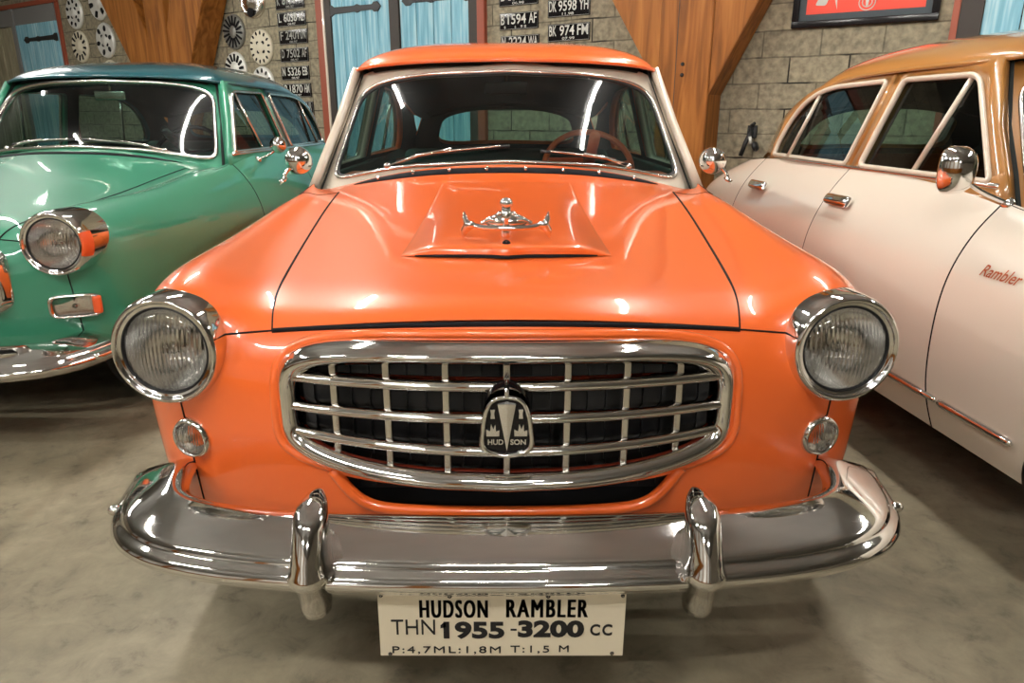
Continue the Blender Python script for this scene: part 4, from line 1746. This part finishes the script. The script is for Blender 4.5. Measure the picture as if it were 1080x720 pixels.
rows = []
for k, d in ((-.001, .03), (-.001, .004), (.002, -.006), (.006, -.008), (.0095, -.004), (.010, .004)):
    rows.append([Vector((x, EY + d, EZ + z)) for x, z in shield(k)])
em = MB().add(grid(rows, False, True)).build('emblem', M['chrome'], oc)
fs_ = shield(.0095)
MB().add(([Vector((x, EY + .0005, EZ + z)) for x, z in fs_] + [Vector((0, EY - .003, EZ))], [(i, (i + 1) % len(fs_), len(fs_)) for i in range(len(fs_))])).build('shield_face', M['gloss_black'], em)
# hooded top
rows = []
for k in range(9):
    a = pi * k / 8
    rows.append([Vector((.043 * cos(a) * q, EY + dy, EZ + .030 + (.050 * sin(a)) * q)) for q, dy in ((1.0, -.004), (1.04, .012), (.98, .04))])
MB().add(grid(rows)).build('emblem_hood', M['gloss_black'], em)
MB().add(tube([(0, EY - .005, EZ + .060), (0, EY + .0, EZ + .074), (0, EY + .02, EZ + .082)], .005, 8)).build('emblem_rib', M['chrome'], em)
wv = [Vector((-.017, EY - .004, EZ + .044)), Vector((0, EY - .009, EZ + .047)), Vector((.017, EY - .004, EZ + .044)), Vector((0, EY - .005, EZ - .050)), Vector((-.017, EY, EZ + .044)), Vector((.017, EY, EZ + .044))]
MB().add((wv, [(0, 3, 1), (1, 3, 2), (0, 1, 2, 5, 4), (4, 3, 0), (2, 3, 5)])).build('wedge', M['silver'], em, smooth=False)
il = MB()
for s in (-1, 1):
    c0 = s * .0265
    il.add(prism([(c0 - .004, EZ + .016), (c0 + .004, EZ + .016), (c0 + .003, EZ + .026), (c0 + .0045, EZ + .034), (c0 - .0045, EZ + .034), (c0 - .003, EZ + .026)], EY - .004, EY - .001))
    il.add(prism([(c0 - .012, EZ - .020), (c0 + .012, EZ - .020), (c0 + .0125, EZ - .008), (c0 + .006, EZ - .010), (c0 + .005, EZ + .004), (c0 + .001, EZ - .006), (c0 - .003, EZ + .005), (c0 - .005, EZ - .010), (c0 - .0125, EZ - .006)], EY - .004, EY - .001))
il.add(text_on('HUD', -.036, -.0065, EZ - .0375, EZ - .0265, EY - .0025, .02, 0, .0015))
il.add(text_on('SON', .0065, .036, EZ - .0375, EZ - .0265, EY - .0025, .02, 0, .0015))
il.build('lettering', M['silver'], em, smooth=False, recalc=False)

# sign plate under the bumper
PW, PH = .462, .140
sp = MB().add(xf(box(-PW / 2, PW / 2, 0, .004, -PH / 2, PH / 2, bev=.0015), Matrix.Translation((-.010, .012, .284)) @ Matrix.Rotation(radians(.4), 4, 'Y'))).build('display_plate', M['plate'], oc, smooth=False)
tag(sp, 'cream sign plate with black lettering')
PM = Matrix.Translation((-.010, .012, .284)) @ Matrix.Rotation(radians(.4), 4, 'Y')
lt = MB()


def pl_text(body, u0, u1, v0, v1, bold, space=1.0):
    lt.add(xf(text_on(body, -PW / 2 + u0 * PW, -PW / 2 + u1 * PW, PH / 2 - v1 * PH, PH / 2 - v0 * PH, -.0002, bold, 0, .0012, space), PM))


for dx_ in (-.0035, -.0012, .0012, .0035):
    pl_text('HUDSON', .170 + dx_, .440 + dx_, .10, .375, 0, 1.25)
    pl_text('RAMBLER', .520 + dx_, .845 + dx_, .09, .365, 0, 1.25)
pl_text('THN', .050, .228, .41, .645, -.004)
pl_text('1955', .262, .510, .44, .715, .038)
lt.add(xf(prism([(-PW / 2 + .250 * PW, PH / 2 - .545 * PH), (-PW / 2 + .250 * PW, PH / 2 - .50 * PH), (-PW / 2 + .268 * PW, PH / 2 - .442 * PH), (-PW / 2 + .275 * PW, PH / 2 - .52 * PH)], -.0014, -.0002), PM))
pl_text('-', .535, .560, .555, .580, .02)
pl_text('3200', .565, .835, .42, .69, .045)
pl_text('CC', .860, .950, .48, .66, .022, 1.2)
pl_text('P:4,7ML:1,8M', .050, .495, .84, .965, .0, 1.2)
pl_text('T:1,5', .535, .695, .83, .955, .0, 1.2)
pl_text('M', .735, .775, .825, .93, .0)
lt.build('lettering', M['ink'], sp, smooth=False, recalc=False)
pb = MB()
for u, v in ((.015, .03), (.985, .03), (.04, .965), (.955, .955)):
    pb.add(xf(lathe([(.001, .003), (.003, .0025), (.004, 0)], 12, Matrix.Rotation(pi / 2, 4, 'X')), PM @ Matrix.Translation((-PW / 2 + u * PW, 0, PH / 2 - v * PH))))
for u in (.29, .685):
    pb.add(xf(lathe([(.001, .004), (.004, .0035), (.005, 0)], 12, Matrix.Rotation(pi / 2, 4, 'X')), PM @ Matrix.Translation((-PW / 2 + u * PW, 0, PH / 2 - .03 * PH))))
pb.build_each('rivet', M['dark_post'], sp)
hgr = MB()
for x in (-.12, .12):
    hgr.add(box(x - .012, x + .012, .018, .024, .30, .40))
hgr.build_each('plate_hanger', M['iron'], oc, smooth=False)

# ================================================================== GREEN CAR
gc, gbump = make_car('green vintage sedan with dark teal roof parked on the left', -2.36, 2.30, -.07,
                     dict(body=M['green'], roof=M['teal'], ws_frame=M['green'], ws_trim=M['chrome_soft'], ws_trim_r=.012, pillar=M['green'], c_pillar=M['teal'],
                          win=M['chrome_soft'], win_r=.010, dash=M['green'], seat=M['seat'], lining=M['seat'], wheel_rim=M['gloss_black'], tape=True, header=.028,
                          gw=1.14, gh=1.06, gz=-.01, lamp_dz=.025, bump_dz=-.035, scale=(1.04, 1.04, 1.0), rail=M['teal'], mirror_mat=M['chrome_soft']))
front_grille(gc, 1.14, True, -.01, 1.06, 7)
for s in (-1, 1):
    x, z = s * .705, .522
    h = BODY.ray_cast(Vector((x, -1, z)), Vector((0, 1, 0)))
    M4 = frame_on(h[0], (s * .45, -1, .05))
    rows = []
    for q, d in ((1.0, -.03), (1.0, .010), (.93, .022), (.84, .020), (.80, .012)):
        rows.append([M4 @ Vector((a * q, b * (q if q > .99 else q - .06), d)) for a, b in superpts(.086, .046, 4.5, 44)])
    p = MB().add(grid(rows, False, True)).build('parking_lamp', M['chrome'], gc)
    rows = []
    for q, d in ((.82, .013), (.7, .018), (.4, .021), (.02, .022)):
        rows.append([M4 @ Vector((a * q, b * q * .92, d)) for a, b in superpts(.086, .046, 4.5, 44)])
    MB().add(grid(rows, False, True)).build('lens', M['lens_small'], p)
    MB().add(xf(box(-.066, .066, -.034, .034, -.004, .004), M4)).build('reflector', M['reflector'], p, smooth=False)
    MB().add(xf(lathe([(.009, .002), (.009, .013), (.001, .016)], 14), M4)).build('bulb', M['chrome_soft'], p)
    ex = .050 if s > 0 else -.078
    tp = MB().add(xf(box(min(s * .056, s * .086), max(s * .056, s * .086), -.034, .034, .004, .0245, bev=.010), M4)).build('tape', M['tape'], p)
    tag(tp, 'orange tape on the lamp end')
wiper(gc, -.55, .05, -.25, .10, (-.5, .08), (.0, .10))
wiper(gc, .62, .05, .30, .09, (.05, .10), (.55, .06))
h, nr = side_hit(1, 1.98, .95)
mirror_round(gc, 1, h, (.86, 2.02, 1.03), .048)
# cowl vent slot
pth = []
for k in range(31):
    x = -.54 + 1.08 * k / 30
    y = 1.475 + .10 * (x / .6) ** 2
    pth.append(Vector((x, y, hz(x, y) + .001)))
MB().add(tube(pth, lambda t: .013 * (1 - abs(2 * t - 1) ** 6) + .002, 8, flat=.35, up=(0, -.5, 1))).build('cowl_vent', M['dark'], gc)

# ================================================================== BEIGE CAR
wc, wbump = make_car('beige vintage sedan with tan roof parked on the right', 2.345, .54, .082,
                     dict(body=M['beige'], roof=M['tan'], ws_frame=M['tan'], ws_trim=M['chrome_soft'], pillar=M['tan'], c_pillar=M['tan'],
                          win=M['cream'], win_r=.012, dash=M['seat_red'], seat=M['seat_red'], lining=M['seat_red'], wheel_rim=M['gloss_black'], rail=M['tan']))
front_grille(wc)
for s in (-1, 1):
    parking_round(wc, s)
    # lower side trim strip, one piece on the fender and one on the doors
    for y0, y1 in ((1.30, 1.60), (1.615, 3.05)):
        path = []
        for k in range(16):
            y = y0 + (y1 - y0) * k / 15
            h, nr = side_hit(s, y, .352)
            path.append(h + nr * .004)
        MB().add(tube(path, lambda t: .014 if .03 < t < .97 else .010, 10, flat=.7)).build('side_moulding', M['chrome'], wc)
    # script badge on the fender
    v, f = text_vf('Rambler', .01, .35)
    P = []
    for a, b in v:
        y = 1.40 + .150 * (1 - a)
        z = .760 + .032 * b
        h, nr = side_hit(s, y, z)
        P.append(h + nr * .004)
    MB().add((P, f)).build('script_badge', M['script'], wc, smooth=False, recalc=False)
h, nr = side_hit(-1, 1.665, .948)
mirror_round(wc, -1, h, (-.905, 1.675, 1.045), .05, (.056, .070))
wiper(wc, -.62, .05, -.28, .115, (-.46, .085), (.02, .135))
